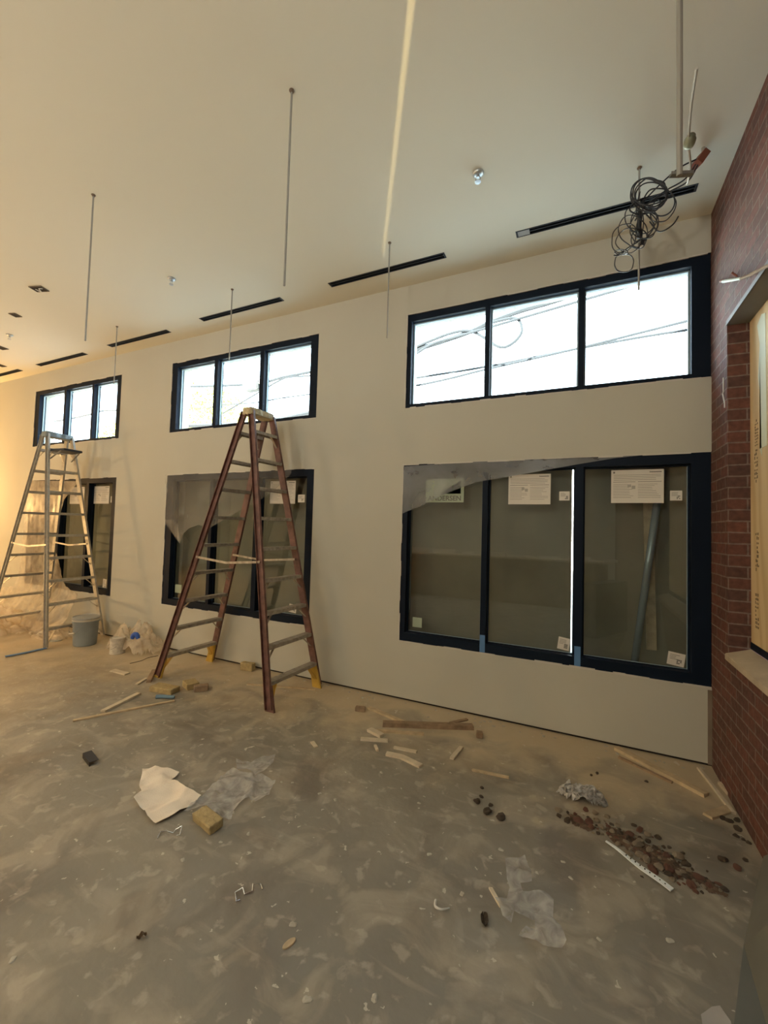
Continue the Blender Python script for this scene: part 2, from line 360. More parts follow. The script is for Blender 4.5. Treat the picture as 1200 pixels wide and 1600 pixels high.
bm = BM(); box(bm, (-.004, OY0+.001, .052), (.018, OY1-.001, .095)); obj('bottom_rail', bm, frame_m, t)
# stencilled ink marks on the plywood
bm = BM()
for z0, z1, yy in ((1.63-.3, 1.80-.3, 3.36), (1.10, 1.32, 3.37), (.55, .80, 3.36), (.20, .42, 3.37)):
    for k in range(9):
        z = z0+(z1-z0)*k/9
        for jj in range(3):
            if random.random() < .8:
                a = yy-.02*jj-random.random()*.004
                box(bm, (-.0012, a-.012*random.uniform(.5, 1), z), (0, a, z+(z1-z0)/9*random.uniform(.35, .8)))
obj('stencil_marks', bm, pmat('stencil_ink', (.10, .07, .045), .8), t)
bm = BM()
poly = [(3.28,1.30),(3.25,1.25),(3.262,1.6),(3.30,1.75),(3.27,1.95),(3.31,2.08),(3.24,2.12),(3.18,2.1),(3.17,1.3)]
f = bm.faces.new([bm.verts.new((-.0015, a, b)) for a, b in poly]); r_ = bmesh.ops.extrude_face_region(bm, geom=[f]); [setattr(v.co, 'x', 0) for v in r_['geom'] if isinstance(v, bmesh.types.BMVert)]
obj('paint_smear', bm, pmat('pale_paint_smear', (.62, .68, .56), .6), t)

# corner bead strip left bare at the foot of the corner
bm = BM(); box(bm, (BX-.026, WY-.012, .02), (BX-.001, WY, .545)); struct('trim_4', bm, pmat('bare_corner_strip', (.20, .16, .12), .8, var=.2))

# ------------------------------------------------------------------ windows
def window(n, op, panes, lw, rw, th, bh, backing=None):
    """frame in the wall opening: glass panes given by their x edges"""
    x0, x1, z0, z1 = op; yf, yg = WY+.008, 3.90
    fr = BM()
    g0, g1 = panes[0][0], panes[-1][1]
    box(fr, (x0, yf, z0), (g0, yf+.10, z1)); box(fr, (g1, yf, z0), (x1, yf+.10, z1))
    box(fr, (g0, yf, z1-th), (g1, yf+.10, z1)); box(fr, (g0, yf, z0), (g1, yf+.10, z0+bh))
    root = struct('window_%d' % n, fr, frame_m)
    for (a, b), (c, d) in zip(panes, panes[1:]):
        m = BM(); box(m, (b, yf, z0+bh), (c, yf+.10, z1-th)); obj('mullion', m, frame_m, root)
    for a, b in panes:
        m = BM(); box(m, (a, yg, z0+bh), (b, yg+.006, z1-th)); obj('glass_pane', m, glass_m, root)
        m = BM(); e = .012; y0, y1 = yg-.018, yg
        box(m, (a, y0, z0+bh), (a+e, y1, z1-th)); box(m, (b-e, y0, z0+bh), (b, y1, z1-th)); box(m, (a+e, y0, z1-th-e), (b-e, y1, z1-th)); box(m, (a+e, y0, z0+bh), (b-e, y1, z0+bh+e*.5))
        obj('glazing_bead', m, bead_m if z0 > 2 else frame_m, root)
        if z0 < 2:
            m = BM(); box(m, (a+e, yg-.004, z0+bh+.006), (b-e-.004, yg-.001, z0+bh+.010)); box(m, (b-e-.004, yg-.004, z0+bh+.006), (b-e, yg-.001, z1-th-e)); obj('glass_spacer', m, bead_m, root)
    # ragged joint compound round the head and sill of the opening
    m = BM()
    for zz, hh in ((z1, .016), (z0, .016)):
        x = x0
        while x < x1-.02:
            L = random.uniform(.05, .22); xe = min(x+L, x1); q = random.uniform(.3, 1.0)*hh
            box(m, (x, WY-.002, zz-(q if zz == z1 else 0)), (xe, WY+.02, zz+(0 if zz == z1 else q))); x = xe
    obj('compound_bead', m, plaster_m, root)
    m = BM(); z = z0
    while z < z1-.02:
        ze = min(z+random.uniform(.05, .2), z1); box(m, (x0, WY-.0015, z), (x0+random.uniform(.003, .012), WY+.02, ze)); z = ze
    obj('compound_bead', m, plaster_m, root)
    return root
UPP = [[(-1.56,-.829),(-.785,-.045),(.0,.738)], [(-4.93,-4.257),(-4.20,-3.506),(-3.445,-2.775)], [(-8.28,-7.56),(-7.506,-6.82),(-6.774,-6.21)]]
LOP = [[(-1.555,-.825),(-.775,-.055),(.006,.738)], [(-4.915,-4.24),(-4.19,-3.51),(-3.445,-2.765)], [(-8.28,-7.56),(-7.50,-6.83),(-6.77,-6.20)]]
for i in range(3):
    window(i+1, UP[i], UPP[i], 0, 0, .075, .045)
    window(i+4, LO[i], LOP[i], 0, 0, .085, .088)

# boards screening the outside of the lower windows; a bright gap is left between two of them
desc = ['right-hand', 'middle', 'left-hand']
def board(x0, x1, lab):
    bm = BM(); box(bm, (x0, 4.125, .50), (x1, 4.145, 2.40)); setp(obj('backing_board', bm, board_m), lab, 'board')
board(-1.75, -.086, 'grey-brown board outside the left two panes of the nearest lower window')
board(-.054, 1.0, 'grey-brown board outside the right pane of the nearest lower window')
board(-5.2, -2.5, 'grey-brown board outside the middle lower window behind the red ladder')
board(-8.6, -5.95, 'grey-brown board outside the farthest lower window behind the aluminium ladder')
# a tube and a stud standing between the glass and the boards
bm = BM(); tube(bm, [(0.388, 4.020, 0.563), (0.578, 4.020, 2.183)], .028, 14); setp(obj('plastic_tube', bm, pmat('bluish_tube', (.30, .36, .40), .25, .3), smooth=True), 'slanting clear tube behind the right pane of the nearest lower window', 'tube')
bm = BM(); bar(bm, (0.522, 4.100, 0.718), (0.490, 4.100, 2.062), .07, .03, (1, 0, 0)); setp(obj('wood_stud', bm, wood_m), 'upright pale stud behind the right pane of the nearest lower window', 'stud')
# street ground outside
bm = BM(); box(bm, (-40, WY+WT, -.35), (30, 60, -.2)); struct('ground', bm, pmat('street_concrete', (.50, .49, .46), .9, var=.1))
t = thing('street_building', 'low pale building across the sunlit street, below the view of the windows', 'building', (-6, 23, -.2))
bm = BM(); box(bm, (-20, 0, 0), (20, 6, 5.6)); obj('wall', bm, pmat('sunlit_stucco', (.72, .69, .62), .9), t)
bm = BM(); box(bm, (-20.2, -.2, 5.6), (20.2, 6.2, 5.8)); obj('roof', bm, pmat('roof_grey', (.4, .4, .38), .9), t)
for k in range(8):
    bm = BM(); box(bm, (-18+k*4.8, -.03, 1.0), (-15.6+k*4.8, .0, 3.2)); obj('window', bm, frame_m, t)

# ------------------------------------------------------------------ paper notices on the glass
PY = 3.8995
def notice(name, x0, x1, z0, z1, lab, seed=1, head=True, y=PY, tilt=0, group=None):
    t = thing(name, lab, 'paper notice' if head else 'sticker', ((x0+x1)/2, y, (z0+z1)/2)); t.rotation_euler = (0, tilt, 0)
    if group: t['group'] = group
    w_, h_ = (x1-x0)/2, (z1-z0)/2; rnd = random.Random(seed)
    bm = BM(); box(bm, (-w_, -.0008, -h_), (w_, 0, h_)); obj('sheet', bm, sticker_m, t)
    bm = BM(); Y0, Y1 = -.0014, -.0008
    if head:
        box(bm, (-w_*.92, Y0, h_*.80), (-w_*.85, Y1, h_*.90)); box(bm, (w_*.52, Y0, h_*.82), (w_*.92, Y1, h_*.87)); box(bm, (w_*.48, Y0, h_*.81), (w_*.51, Y1, h_*.89))
        for k in range(4):
            z = h_*(.68-.10*k); box(bm, (-w_*.9, Y0, z), (w_*rnd.uniform(.7, .9), Y1, z+h_*.018))
        for a, b in ((-.92, -.06), (.04, .92)):
            box(bm, (w_*a, Y0, h_*.26), (w_*b, Y1, h_*.285))
            for k in range(9):
                z = h_*(.12-.10*k); box(bm, (w_*a, Y0, z), (w_*(b-rnd.uniform(.02, .35)), Y1, z+h_*.016))
        obj('print', bm, print_m, t)
        bm = BM(); box(bm, (-w_*.36, Y0-.0002, -h_*.05), (-w_*.22, Y1, h_*.12)); box(bm, (-w_*.20, Y0-.0002, -h_*.16), (-w_*.06, Y1, h_*.04)); obj('diagram', bm, pmat('grey_print', (.40, .39, .36), .7), t)
    else:
        for k in range(4):
            z = h_*(.6-.22*k); box(bm, (-w_*.75, Y0, z), (w_*rnd.uniform(-.1, .4), Y1, z+h_*.06))
        for k in range(3):
            for j in range(3):
                if rnd.random() < .7: box(bm, (w_*(.1+.2*k), Y0, -h_*(.7-.25*j)), (w_*(.27+.2*k), Y1, -h_*(.5-.25*j)))
        obj('print', bm, print_m, t)
    return t
k_ = 3.9/3.817
def gx(x): return x*k_
def gz(z): return 1.65+(z-1.65)*k_
def N2(name, a, c, lab, **k): notice(name, gx(a[0]), gx(c[0]), gz(c[1]), gz(a[1]), lab, **k)
N2('paper_notice', (-.594, 2.154), (-.247, 1.893), 'white printed notice on the middle pane of the nearest lower window')
N2('paper_notice', (.206, 2.167), (.562, 1.904), 'white printed notice on the right pane beside the brick wall', seed=2)
N2('paper_notice', (-3.268, 2.156), (-2.91, 1.896), 'white printed notice on the window behind the red ladder', seed=3)
N2('paper_notice', (-6.628, 2.153), (-6.252, 1.894), 'white printed notice on the right pane of the farthest lower window', seed=4)
N2('paper_notice', (-7.23, 2.15), (-6.86, 1.89), 'white printed notice half behind the aluminium ladder on the farthest window', seed=5)
S2 = [((.602, 1.998), (.679, 1.923), 'small white sticker right of the notice beside the brick wall', 0),
      ((-.178, 2.001), (-.098, 1.925), 'small white sticker right of the notice on the middle pane', 0),
      ((.588, .783), (.696, .687), 'tilted white sticker low in the pane nearest the brick wall', .13),
      ((-.175, .79), (-.085, .69), 'tilted white sticker low on the middle pane of the nearest lower window', .13),
      ((-2.871, 1.997), (-2.78, 1.911), 'small white sticker at the notice behind the red ladder', 0),
      ((-2.94, .78), (-2.84, .69), 'white sticker low on the window behind the red ladder', .1),
      ((-6.20, .80), (-6.12, .66), 'white sticker low on the farthest lower window', .05),
      ((-6.235, 2.0), (-6.165, 1.91), 'small white sticker beside the notices on the farthest window', 0)]
for i, (a, c, lab, tl) in enumerate(S2):
    if a[0] < -6.1 and a[0] > -6.21: a = (-6.29, a[1]); c = (-6.21, c[1])
    if a[0] == -6.235: a = (-6.235+.02, a[1]); c = (-6.14, c[1])
    N2('glass_sticker', a, c, lab, seed=20+i, head=False, tilt=tl)
# pale green stickers and the green maker's card half under the plastic film
bm = BM(); box(bm, (gx(-1.468), PY-.0008, gz(.713)), (gx(-1.374), PY, gz(.805))); setp(obj('glass_sticker', bm, lgreen_m), 'pale green square sticker in the bottom left corner of the nearest window', 'sticker')
bm = BM(); box(bm, (-4.88, PY-.0008, .72), (-4.76, PY, .83)); setp(obj('glass_sticker', bm, lgreen_m), 'pale green square sticker low on the window behind the red ladder', 'sticker')
t = thing('maker_card', 'pale green card with dark lettering, half covered by film on the glass', 'card', (gx(-1.18), PY, gz(2.02)))
bm = BM(); box(bm, (-.19, -.0008, -.112), (.19, 0, .115)); obj('card', bm, lgreen_m, t)
bm = BM()
f = bm.faces.new([bm.verts.new((a, -.0016, b)) for a, b in ((-.05, -.03), (.16, .10), (.16, -.03))]); bmesh.ops.solidify(bm, geom=[f], thickness=.0006); obj('logo', bm, dgreen_m, t)
fc = bpy.data.curves.new('lettering', 'FONT'); fc.body = 'ANDERSEN'; fc.size = .066; fc.align_x = 'CENTER'; fc.extrude = .0003; fc.offset = .0012
tmp = bpy.data.objects.new('lettering', fc); C.objects.link(tmp); bpy.context.view_layer.update()
me = bpy.data.meshes.new_from_object(tmp); bpy.data.objects.remove(tmp)
lo = bpy.data.objects.new('lettering', me); C.objects.link(lo); lo.parent = t; lo.rotation_euler = (PI/2, 0, 0); lo.location = (0, -.0014, -.095); me.materials.clear(); me.materials.append(print_m)
# blue tape on the mullions
for i, (xa, za, zb) in enumerate(((-.825, .565, .72), (-.052, .565, .73))):
    bm = BM(); box(bm, (xa+.002, WY+.005, za), (xa+.048, WY+.008, zb)); bmesh.ops.subdivide_edges(bm, edges=bm.edges[:], cuts=2)
    for v in bm.verts: v.co.x += random.uniform(-.001, .001)
    setp(obj('masking_tape', bm, tape_m), ['blue tape on the foot of the left mullion of the nearest window', 'blue tape on the foot of the right mullion below the bright gap'][i], 'tape')

# plastic film taped over the lower windows
def wfilm(poly, lab, mat, yb=WY+.006, amp=.006, seed=0, s=3.0):
    f = lambda x, z: (x, yb-amp*.5-amp*fold(x, z*.5, s, seed)*.5, min(z, 2.284))
    o = obj('plastic_film', sheet_bm(poly, .06, f), mat, smooth=True); return setp(o, lab, 'plastic sheet')
def P(*a): return [(p[0], p[2]) for p in a]
wfilm(P(*[(-1.610, 3.817, 2.266), (-1.651, 3.817, 1.777), (-1.556, 3.817, 1.822), (-1.450, 3.817, 1.860), (-1.347, 3.817, 1.904), (-1.245, 3.817, 1.959), (-1.073, 3.817, 2.029), (-0.876, 3.817, 2.097), (-0.704, 3.817, 2.122), (-0.512, 3.817, 2.151), (-0.302, 3.817, 2.184), (-0.029, 3.817, 2.228), (0.228, 3.817, 2.264), (0.552, 3.817, 2.289), (0.813, 3.817, 2.305), (0.614, 3.817, 2.316), (0.227, 3.817, 2.316), (-0.568, 3.817, 2.295), (-1.152, 3.817, 2.279)]), 'milky plastic film sagging across the top of the nearest lower window', milky_m, seed=2)
wfilm(P(*[(-5.061, 3.817, 2.291), (-5.053, 3.817, 1.655), (-4.981, 3.817, 1.690), (-4.882, 3.817, 1.684), (-4.780, 3.817, 1.618), (-4.727, 3.817, 1.370), (-4.665, 3.817, 1.513), (-4.564, 3.817, 1.582), (-4.406, 3.817, 1.627), (-4.235, 3.817, 1.582), (-4.024, 3.817, 1.674), (-3.769, 3.817, 1.795), (-3.476, 3.817, 1.911), (-3.198, 3.817, 2.058), (-2.979, 3.817, 2.237), (-2.981, 3.817, 2.288), (-4.006, 3.817, 2.283)]), 'milky plastic film over the window behind the red ladder', thin_m, seed=5)
def dr(x, z):
    t_ = max(0, 1-z/2.3); return (x, WY-.012-.05*t_*t_*(1+fold(x, z*.25, 3.2, 3))-.03*t_*(1+fold(x, z*.3, 7, 1))-max(0, .5-z)*.35*(1+.4*fold(x, z, 4, 9)), z)
o = obj('plastic_drape', sheet_bm(P(*[(-8.408, 3.817, 2.281), (-6.991, 3.817, 2.238), (-7.194, 3.817, 2.083), (-7.337, 3.817, 1.963), (-7.404, 3.817, 1.762), (-7.479, 3.817, 1.457), (-7.529, 3.817, 1.253), (-7.329, 3.817, 1.012), (-7.134, 3.817, 0.778), (-7.020, 3.817, 0.640), (-6.884, 3.817, 0.594), (-6.688, 3.817, 0.564), (-6.676, 3.817, 0.432), (-6.599, 3.817, 0.111), (-6.562, 3.817, -0.118), (-7.888, 3.817, -0.158), (-9.089, 3.817, -0.171), (-9.763, 3.817, -0.161), (-9.831, 3.817, 0.348), (-9.164, 3.817, 0.428), (-8.546, 3.817, 0.513), (-8.428, 3.817, 0.533)]), .07, dr), drape_m, smooth=True)
for v in o.data.vertices: v.co.z = max(v.co.z, .012)
setp(o, 'long dusty plastic sheet hanging from the farthest lower window to the floor', 'plastic sheet')

# ------------------------------------------------------------------ ceiling fittings
for i, (x0, x1, yc) in enumerate(slots):
    lab = ['long black slot diffuser in the ceiling beside the brick wall, under the cable coil', 'black ceiling slot diffuser left of the sprinkler, second from the brick wall', 'black ceiling slot diffuser above the window behind the red ladder', 'black ceiling slot diffuser fourth from the brick wall', 'black ceiling slot diffuser above the farthest upper window', 'black ceiling slot diffuser at the left edge, farthest from the brick wall'][i]
    t = thing('slot_diffuser', lab, 'air diffuser', ((x0+x1)/2, yc, CZ)); L = (x1-x0)/2
    blk = pmat('diffuser_black', (.012, .02, .035), .4)
    bm = BM(); e = .010
    box(bm, (-L-.005, -.038, -.004), (L+.005, -.030, .05)); box(bm, (-L-.005, .030, -.004), (L+.005, .038, .05)); box(bm, (-L-.005, -.030, -.004), (-L+e, .030, .05)); box(bm, (L-e, -.030, -.004), (L+.005, .030, .05))
    obj('frame', bm, blk, t)
    bm = BM(); box(bm, (-L+e, -.004, -.002), (L-e, .004, .05)); obj('center_blade', bm, blk, t)
    bm = BM(); box(bm, (-L+e, -.030, .045), (L-e, .030, .05)); obj('plenum_back', bm, blk, t)
    if i == 0:
        bm = BM(); box(bm, (-L+e, -.030, -.003), (-L+.10, .030, .0)); obj('end_blank', bm, pmat('grey_end_blank', (.35, .36, .36), .6), t)
def rod(x, y, zb, lab, r=.006):
    t = thing('threaded_rod', lab, 'hanging rod', (x, y, CZ), group='threaded rods hanging from the ceiling')
    bm = BM(); tube(bm, [(0, 0, .03), (0, 0, (zb-CZ)*.5), (0, 0, zb-CZ)], r, 8); obj('rod', bm, rod_m, t)
    bm = BM(); lathe(bm, [(0, 0), (.014, 0), (.015, -.003), (.010, -.008), (.009, -.014), (0, -.014)], n=16); obj('ceiling_anchor', bm, pmat('anchor_brown', (.14, .10, .07), .7), t)
    return t
rod(-3.35, 1.81, 2.976, 'thin rod hanging at the left, nearest row, left of the farthest window')
rod(-1.50, 1.80, 2.971, 'thin rod hanging in the upper centre of the ceiling, nearest row')
rod(-1.514, 3.16, 3.264, 'thin rod hanging by the wall left of the nearest upper window')
rod(-3.324, 3.172, 3.349, 'thin rod hanging in front of the middle upper window, above the red ladder')
rod(-5.324, 3.235, 3.36, 'thin rod hanging in front of the farthest upper window')
rod(.321, 3.141, 3.264, 'thin rod running through the cable coil in front of the nearest window', .006)
# strut rod with clamp
t = rod(0.311, 1.80, 2.975, 'thick grey rod with a channel bracket at its foot, near the brick wall', .010)
bm = BM(); channel(bm, (-.028, .002, 2.985-CZ), (.045, .028, 2.985-CZ), .018, .012, .003, (-.4, .9, 0)); obj('channel_bracket', bm, pmat('dusty_strut', (.24, .25, .25), .5, .5), t)
t = thing('conduit_fitting', 'grey-green round fitting hanging beside the thick rod', 'pipe fitting', (0.433, 2.300, 3.479))
bm = BM(); lathe(bm, [(0, 0), (.022, 0), (.024, .01), (.024, .03), (.018, .035), (.018, .05), (0, .05)], n=16)
bmesh.ops.rotate(bm, verts=bm.verts[:], matrix=Matrix.Rotation(PI/2, 3, 'X'), cent=(0, 0, 0)); gf = pmat('grey_green_fitting', (.24, .27, .21), .6, .3)
obj('body', bm, gf, t, smooth=True)
fx, fy, fz = t.location
bm = BM(); tube(bm, spline([(-.05, -.4, -.02), (-.03, -.2, .0), (0, 0, .0), (.03, .12, -.02), (.05, .3, .03)]), .005, 8); obj('hose', bm, pmat('pale_hose', (.42, .42, .38), .5), t)

# sprinklers
def sprinkler(p, lab, s=1):
    t = thing('fire_sprinkler', lab, 'sprinkler', (p[0], p[1], CZ))
    bm = BM(); lathe(bm, [(0, 0), (.036, 0), (.040, -.004), (.030, -.016), (.014, -.018), (0, -.018)], n=24); obj('escutcheon', bm, steel_m, t, smooth=True)
    bm = BM(); lathe(bm, [(.011, -.016), (.011, -.034), (0, -.034)], n=12); tube(bm, [(-.010, 0, -.03), (-.018, 0, -.045), (-.004, 0, -.062)], .003, 6); tube(bm, [(.010, 0, -.03), (.018, 0, -.045), (.004, 0, -.062)], .003, 6)
    obj('frame_arms', bm, steel_m, t)
    bm = BM(); lathe(bm, [(0, -.062), (.020, -.062), (.021, -.065), (0, -.066)], n=16); obj('deflector', bm, steel_m, t)
sprinkler((-.667, 2.758), 'chrome fire sprinkler on the ceiling in front of the nearest window')
sprinkler((-3.752, 2.788), 'small fire sprinkler on the ceiling in front of the middle window')
sprinkler((-6.955, 2.828), 'small fire sprinkler on the ceiling near the left edge')
def hole(p, w_, h_, rz, lab, wires=False):
    t = thing('junction_box', lab, 'junction box', (p[0], p[1], CZ), rz)
    bm = BM(); e = .006
    box(bm, (-w_, -h_, -.004), (w_, h_, -.001), 1)
    for a, b in (((-w_, -h_, -.008), (w_, -h_+e, 0)), ((-w_, h_-e, -.008), (w_, h_, 0)), ((-w_, -h_+e, -.008), (-w_+e, h_-e, 0)), ((w_-e, -h_+e, -.008), (w_, h_-e, 0))): box(bm, a, b, 0)
    obj('box', bm, [pmat('box_rim', (.10, .08, .06), .6), dark_m], t)
    if wires:
        bm = BM(); tube(bm, spline([(-w_*.6, 0, -.004), (0, h_*.5, -.02), (w_*.2, -h_*.3, -.012), (w_*.6, 0, -.004)]), .004, 6); obj('wire', bm, sticker_m, t)
hole((-5.256, 2.361), .075, .05, .3, 'dark ceiling junction box with a white wire, upper left', True)
hole((-6.209, 2.567), .045, .045, .3, 'small dark square box on the ceiling at the upper left')
hole((-7.60, 3.003), .06, .06, .2, 'dark ceiling box at the left edge')
hole((-8.49, 3.37), .05, .05, .2, 'dark ceiling box farthest off at the left edge')

# ------------------------------------------------------------------ cable coil
t = thing('cable_coil', 'tangle of black cables looped over a hanging rod by the nearest window', 'cable', (.32, 3.14, 3.85))
T0 = Vector(t.location)
def ppt(x, y, Y=3.10):          # coil grid to metres, on upright planes in front of the rod
    k = Y/3.10; u, v = x-1010, y-330
    return Vector((k*(0.3572+0.003559*u+0.000016*v-1.999e-06*u*u-2.287e-07*u*v-8.886e-10*v*v), Y, 1.65+k*(2.1064-0.001089*u-0.004290*v+5.916e-07*u*u+2.486e-06*u*v+2.674e-07*v*v)))-T0
loops = [(1015,303,27,24,.1),(1017,301,25,22,-.2),(1013,305,28,25,.2),(1018,306,24,21,0),(1014,300,29,20,.15),(1030,315,24,22,.5),(1008,322,24,12,-.3),
         (1000,342,26,23,.6),(1012,350,17,22,.3),(990,362,22,27,-.5),(975,372,18,24,.5),(982,376,20,20,.9),(998,372,12,15,.2),(975,411,15,15,.2),(1036,326,18,24,.7),(1006,352,22,20,1.0),(971,394,10,4,.0),(995,352,10,25,.1)]
for i, (cx, cy, rx, ry, ph) in enumerate(loops):
    rnd = random.Random(i); pts = []
    for k in range(12):
        a = 2*PI*k/12; rr = 1+rnd.uniform(-.07, .07)
        X = cx+rx*rr*math.cos(a)*math.cos(ph)-ry*rr*math.sin(a)*math.sin(ph); Y = cy+rx*rr*math.cos(a)*math.sin(ph)*.9+ry*rr*math.sin(a)*math.cos(ph)
        pts.append(ppt(X, Y, 3.10+.05*math.cos(a+i)+rnd.uniform(-.01, .01)))
    bm = BM(); tube(bm, spline(pts, 5, True), .0045 if i < 7 else .0034, 6, closed=True); obj('cable', bm, cable_m, t, smooth=True)
for pts in ([(1090,248,3.10),(1062,262,3.09),(1035,285,3.08),(1010,310,3.1),(995,330,3.1)], [(1088,255,3.10),(1070,280,3.09),(1040,298,3.08),(1015,316,3.1),(1000,335,3.1),(999,355,3.1)],
            [(1090,258,3.10),(1075,283,3.09),(1045,300,3.1),(1012,318,3.09),(992,345,3.1)], [(1010,335,3.1),(1022,352,3.08),(1010,372,3.1),(1004,378,3.1)], [(1060,338,3.1),(1050,352,3.1),(1030,362,3.1),(1015,346,3.1)],
            [(1000,300,3.1),(994,330,3.08),(1000,350,3.1),(1002,372,3.1),(985,385,3.1),(965,398,3.1),(959,399,3.1)]):
    bm = BM(); tube(bm, spline([ppt(*p) for p in pts], 8), .0045, 6); obj('cable', bm, cable_m, t, smooth=True)
bm = BM(); tube(bm, [ppt(1000,330), ppt(999,350), ppt(998,372)], .016, 8, r1=.012); obj('bundled_core', bm, cable_m, t)
bm = BM(); tube(bm, [ppt(1005,374), ppt(1003,384)], .012, 10); obj('connector', bm, cable_m, t)
bm = BM(); tube(bm, [ppt(1003,384), ppt(1002,387)], .009, 10); obj('cable_end', bm, sticker_m, t)
# box on the ceiling the cables leave from
t = thing('outlet_box', 'rust-red metal box hanging at the ceiling where the cables start', 'electrical box', tuple(ppt(1094, 250, 3.12)+T0), .5)
bm = BM(); bar(bm, (-.03, 0, -.04), (.025, 0, .04), .07, .04, (0, 1, 0)); obj('box', bm, copper_m, t)
bm = BM(); tube(bm, [(.02, 0, .04), (.02, 0, CZ-t.location.z)], .010, 8); obj('nipple', bm, rod_m, t)

# ------------------------------------------------------------------ ladders
def ladder(name, label, feet, tops, H, rail_m, step_mat, cap_mat, z1, pitch=.296, rw=.072, rt=.026, far_steps=True, shoes=True):
    c = sum((Vector((*feet[k], 0)) for k in feet), Vector())/4
    t = thing(name, label, 'ladder', (c.x, c.y, 0)); L = lambda p: Vector(p)-c
    def at(k, z): return L(Vector((*feet[k], 0)).lerp(Vector((*tops[k], H)), z/H))
    for (s, e) in feet:
        bm = BM(); p, q = at((s, e), .02), at((s, e), H-.02)
        channel(bm, p, q, rw, rt, .004, (1, 0, 0), e)
        rl = obj('rail', bm, rail_m, t)
        if shoes:
            bm = BM(); f = at((s, e), 0); f.z = 0
            a0 = at((s, e), .22)
            vs = [f+Vector((-.05, -.004, 0)), f+Vector((.05, -.004, 0)), a0+Vector((rw/2, -.004, 0)), a0+Vector((-rw/2, -.004, 0))]
            A = [bm.verts.new(v+Vector((0, -e*.000, 0))) for v in vs]; B = [bm.verts.new(v+Vector((0, -.02*e, 0))) for v in vs]
            for q4 in ((0,1,2,3),): bm.faces.new([A[i] for i in q4]); bm.faces.new([B[i] for i in q4])
            for i in range(4): bm.faces.new((A[i], A[(i+1)%4], B[(i+1)%4], B[i]))
            obj('foot_shoe', bm, yellow_m if s < 0 or e > 0 else rail_m, t)
    for s in (-1, 1):
        z = z1; k = 0
        while z < H-.15:
            a, b = at((s, -1), z), at((s, 1), z); bm = BM(); sl = -s*.10
            dx = Vector((1, 0, 0))
            # tread: thin plate with turned-down lips
            bar(bm, a, b, .080, .006, (1, 0, 0)); bar(bm, a+dx*.038-Vector((0,0,.014)), b+dx*.038-Vector((0,0,.014)), .004, .030, (1, 0, 0)); bar(bm, a-dx*.038-Vector((0,0,.014)), b-dx*.038-Vector((0,0,.014)), .004, .030, (1, 0, 0))
            st = obj('step', bm, step_mat, t)
            if k in (0, 1, 2, 3, 8):
                for e in (-1, 1):
                    bm = BM(); inner = at((s, e), z).lerp(at((s, -e), z), .20 if k else .16); low = at((s, e), z-(.13 if k else .20))
                    bar(bm, inner+Vector((0,0,-.01)), low, .022 if k else .04, .004, (1, 0, 0)); obj('brace', bm, step_mat if k else yellow_m if shoes and k == 0 else step_mat, st)
            z += pitch; k += 1
    zc = z1+pitch*3.55
    for e in (-1, 1):
        a, b = at((-1, e), zc), at((1, e), zc); m = (a+b)/2+Vector((0, 0, -.035)); off = Vector((0, -.02*1, 0))
        bm = BM(); bar(bm, a+off, m+off, .004, .022, (0, 1, 0)); bar(bm, m+off, b+off, .004, .022, (0, 1, 0)); obj('spreader', bm, step_mat, t)
    # top cap
    n_, f_ = (at((-1, -1), H)+at((1, -1), H))/2, (at((-1, 1), H)+at((1, 1), H))/2
    d = (f_-n_).normalized(); bm = BM(); lo, hi = n_-d*.035, f_+d*.035; px = Vector((d.y, -d.x, 0))
    def capsec(p, w0, w1):
        return [bm.verts.new(p+px*a+Vector((0,0,b))) for a, b in ((-w0, -.05), (w0, -.05), (w1, .02), (-w1, .02))]
    secs = [capsec(lo, .062, .055), capsec(lo+d*.02, .075, .068), capsec(lo.lerp(hi, .33), .085, .076), capsec(lo.lerp(hi, .5), .072, .062), capsec(lo.lerp(hi, .67), .085, .076), capsec(hi-d*.02, .075, .068), capsec(hi, .062, .055)]
    for A, B in zip(secs, secs[1:]):
        for i in range(4): bm.faces.new((A[i], A[(i+1)%4], B[(i+1)%4], B[i]))
    bm.faces.new(secs[0]); bm.faces.new(secs[-1])
    bmesh.ops.bevel(bm, geom=bm.edges[:], offset=.006, segments=2, affect='EDGES')
    obj('top_cap', bm, cap_mat, t)
    return t, at, c
k4 = ((-1, -1), (1, -1), (-1, 1), (1, 1))
t, at, c0 = ladder('step_ladder', 'tall red-brown fibreglass twin stepladder with grey steps by the middle window',
    dict(zip(k4, ((-4.054, 3.076), (-2.479, 3.000), (-4.020, 3.745), (-2.445, 3.695)))), dict(zip(k4, ((-3.19, 3.300), (-3.105, 3.300), (-3.175, 3.570), (-3.090, 3.570)))), 2.84, fibre_m, step_m, capw_m, .245)
for z0, z1, key in ((1.22, 1.32, (-1,-1)), (1.52, 1.62, (-1,-1)), (1.36, 1.46, (-1,-1)), (1.92, 2.06, (-1,-1))):
    a, b = at(key, z0), at(key, z1); bm = BM(); bar(bm, a+Vector((0,-.002,0)), b+Vector((0,-.002,0)), .05, .0015, (1, 0, 0)); obj('rail_label', bm, pmat('worn_label', (.55, .48, .42), .7, var=.3, vscale=60), t)
F2 = ((-7.451, 2.981), (-6.106, 3.057), (-7.494, 3.70), (-6.150, 3.76))
ct, st_ = math.cos(.056), math.sin(.056)
def l2(s, e): u = s*.05; v = e*.143; return (-6.8+u*ct-v*st_, 3.385+u*st_+v*ct)
t, at, c0 = ladder('step_ladder', 'tall silver aluminium stepladder with a black tray by the farthest window',
    dict(zip(k4, F2)), {k: l2(*k) for k in k4}, 2.846, alu_m, alu_m, capg_m, .255, rt=.024, shoes=False)
a, b = at((1, -1), 2.60), at((1, 1), 2.60)
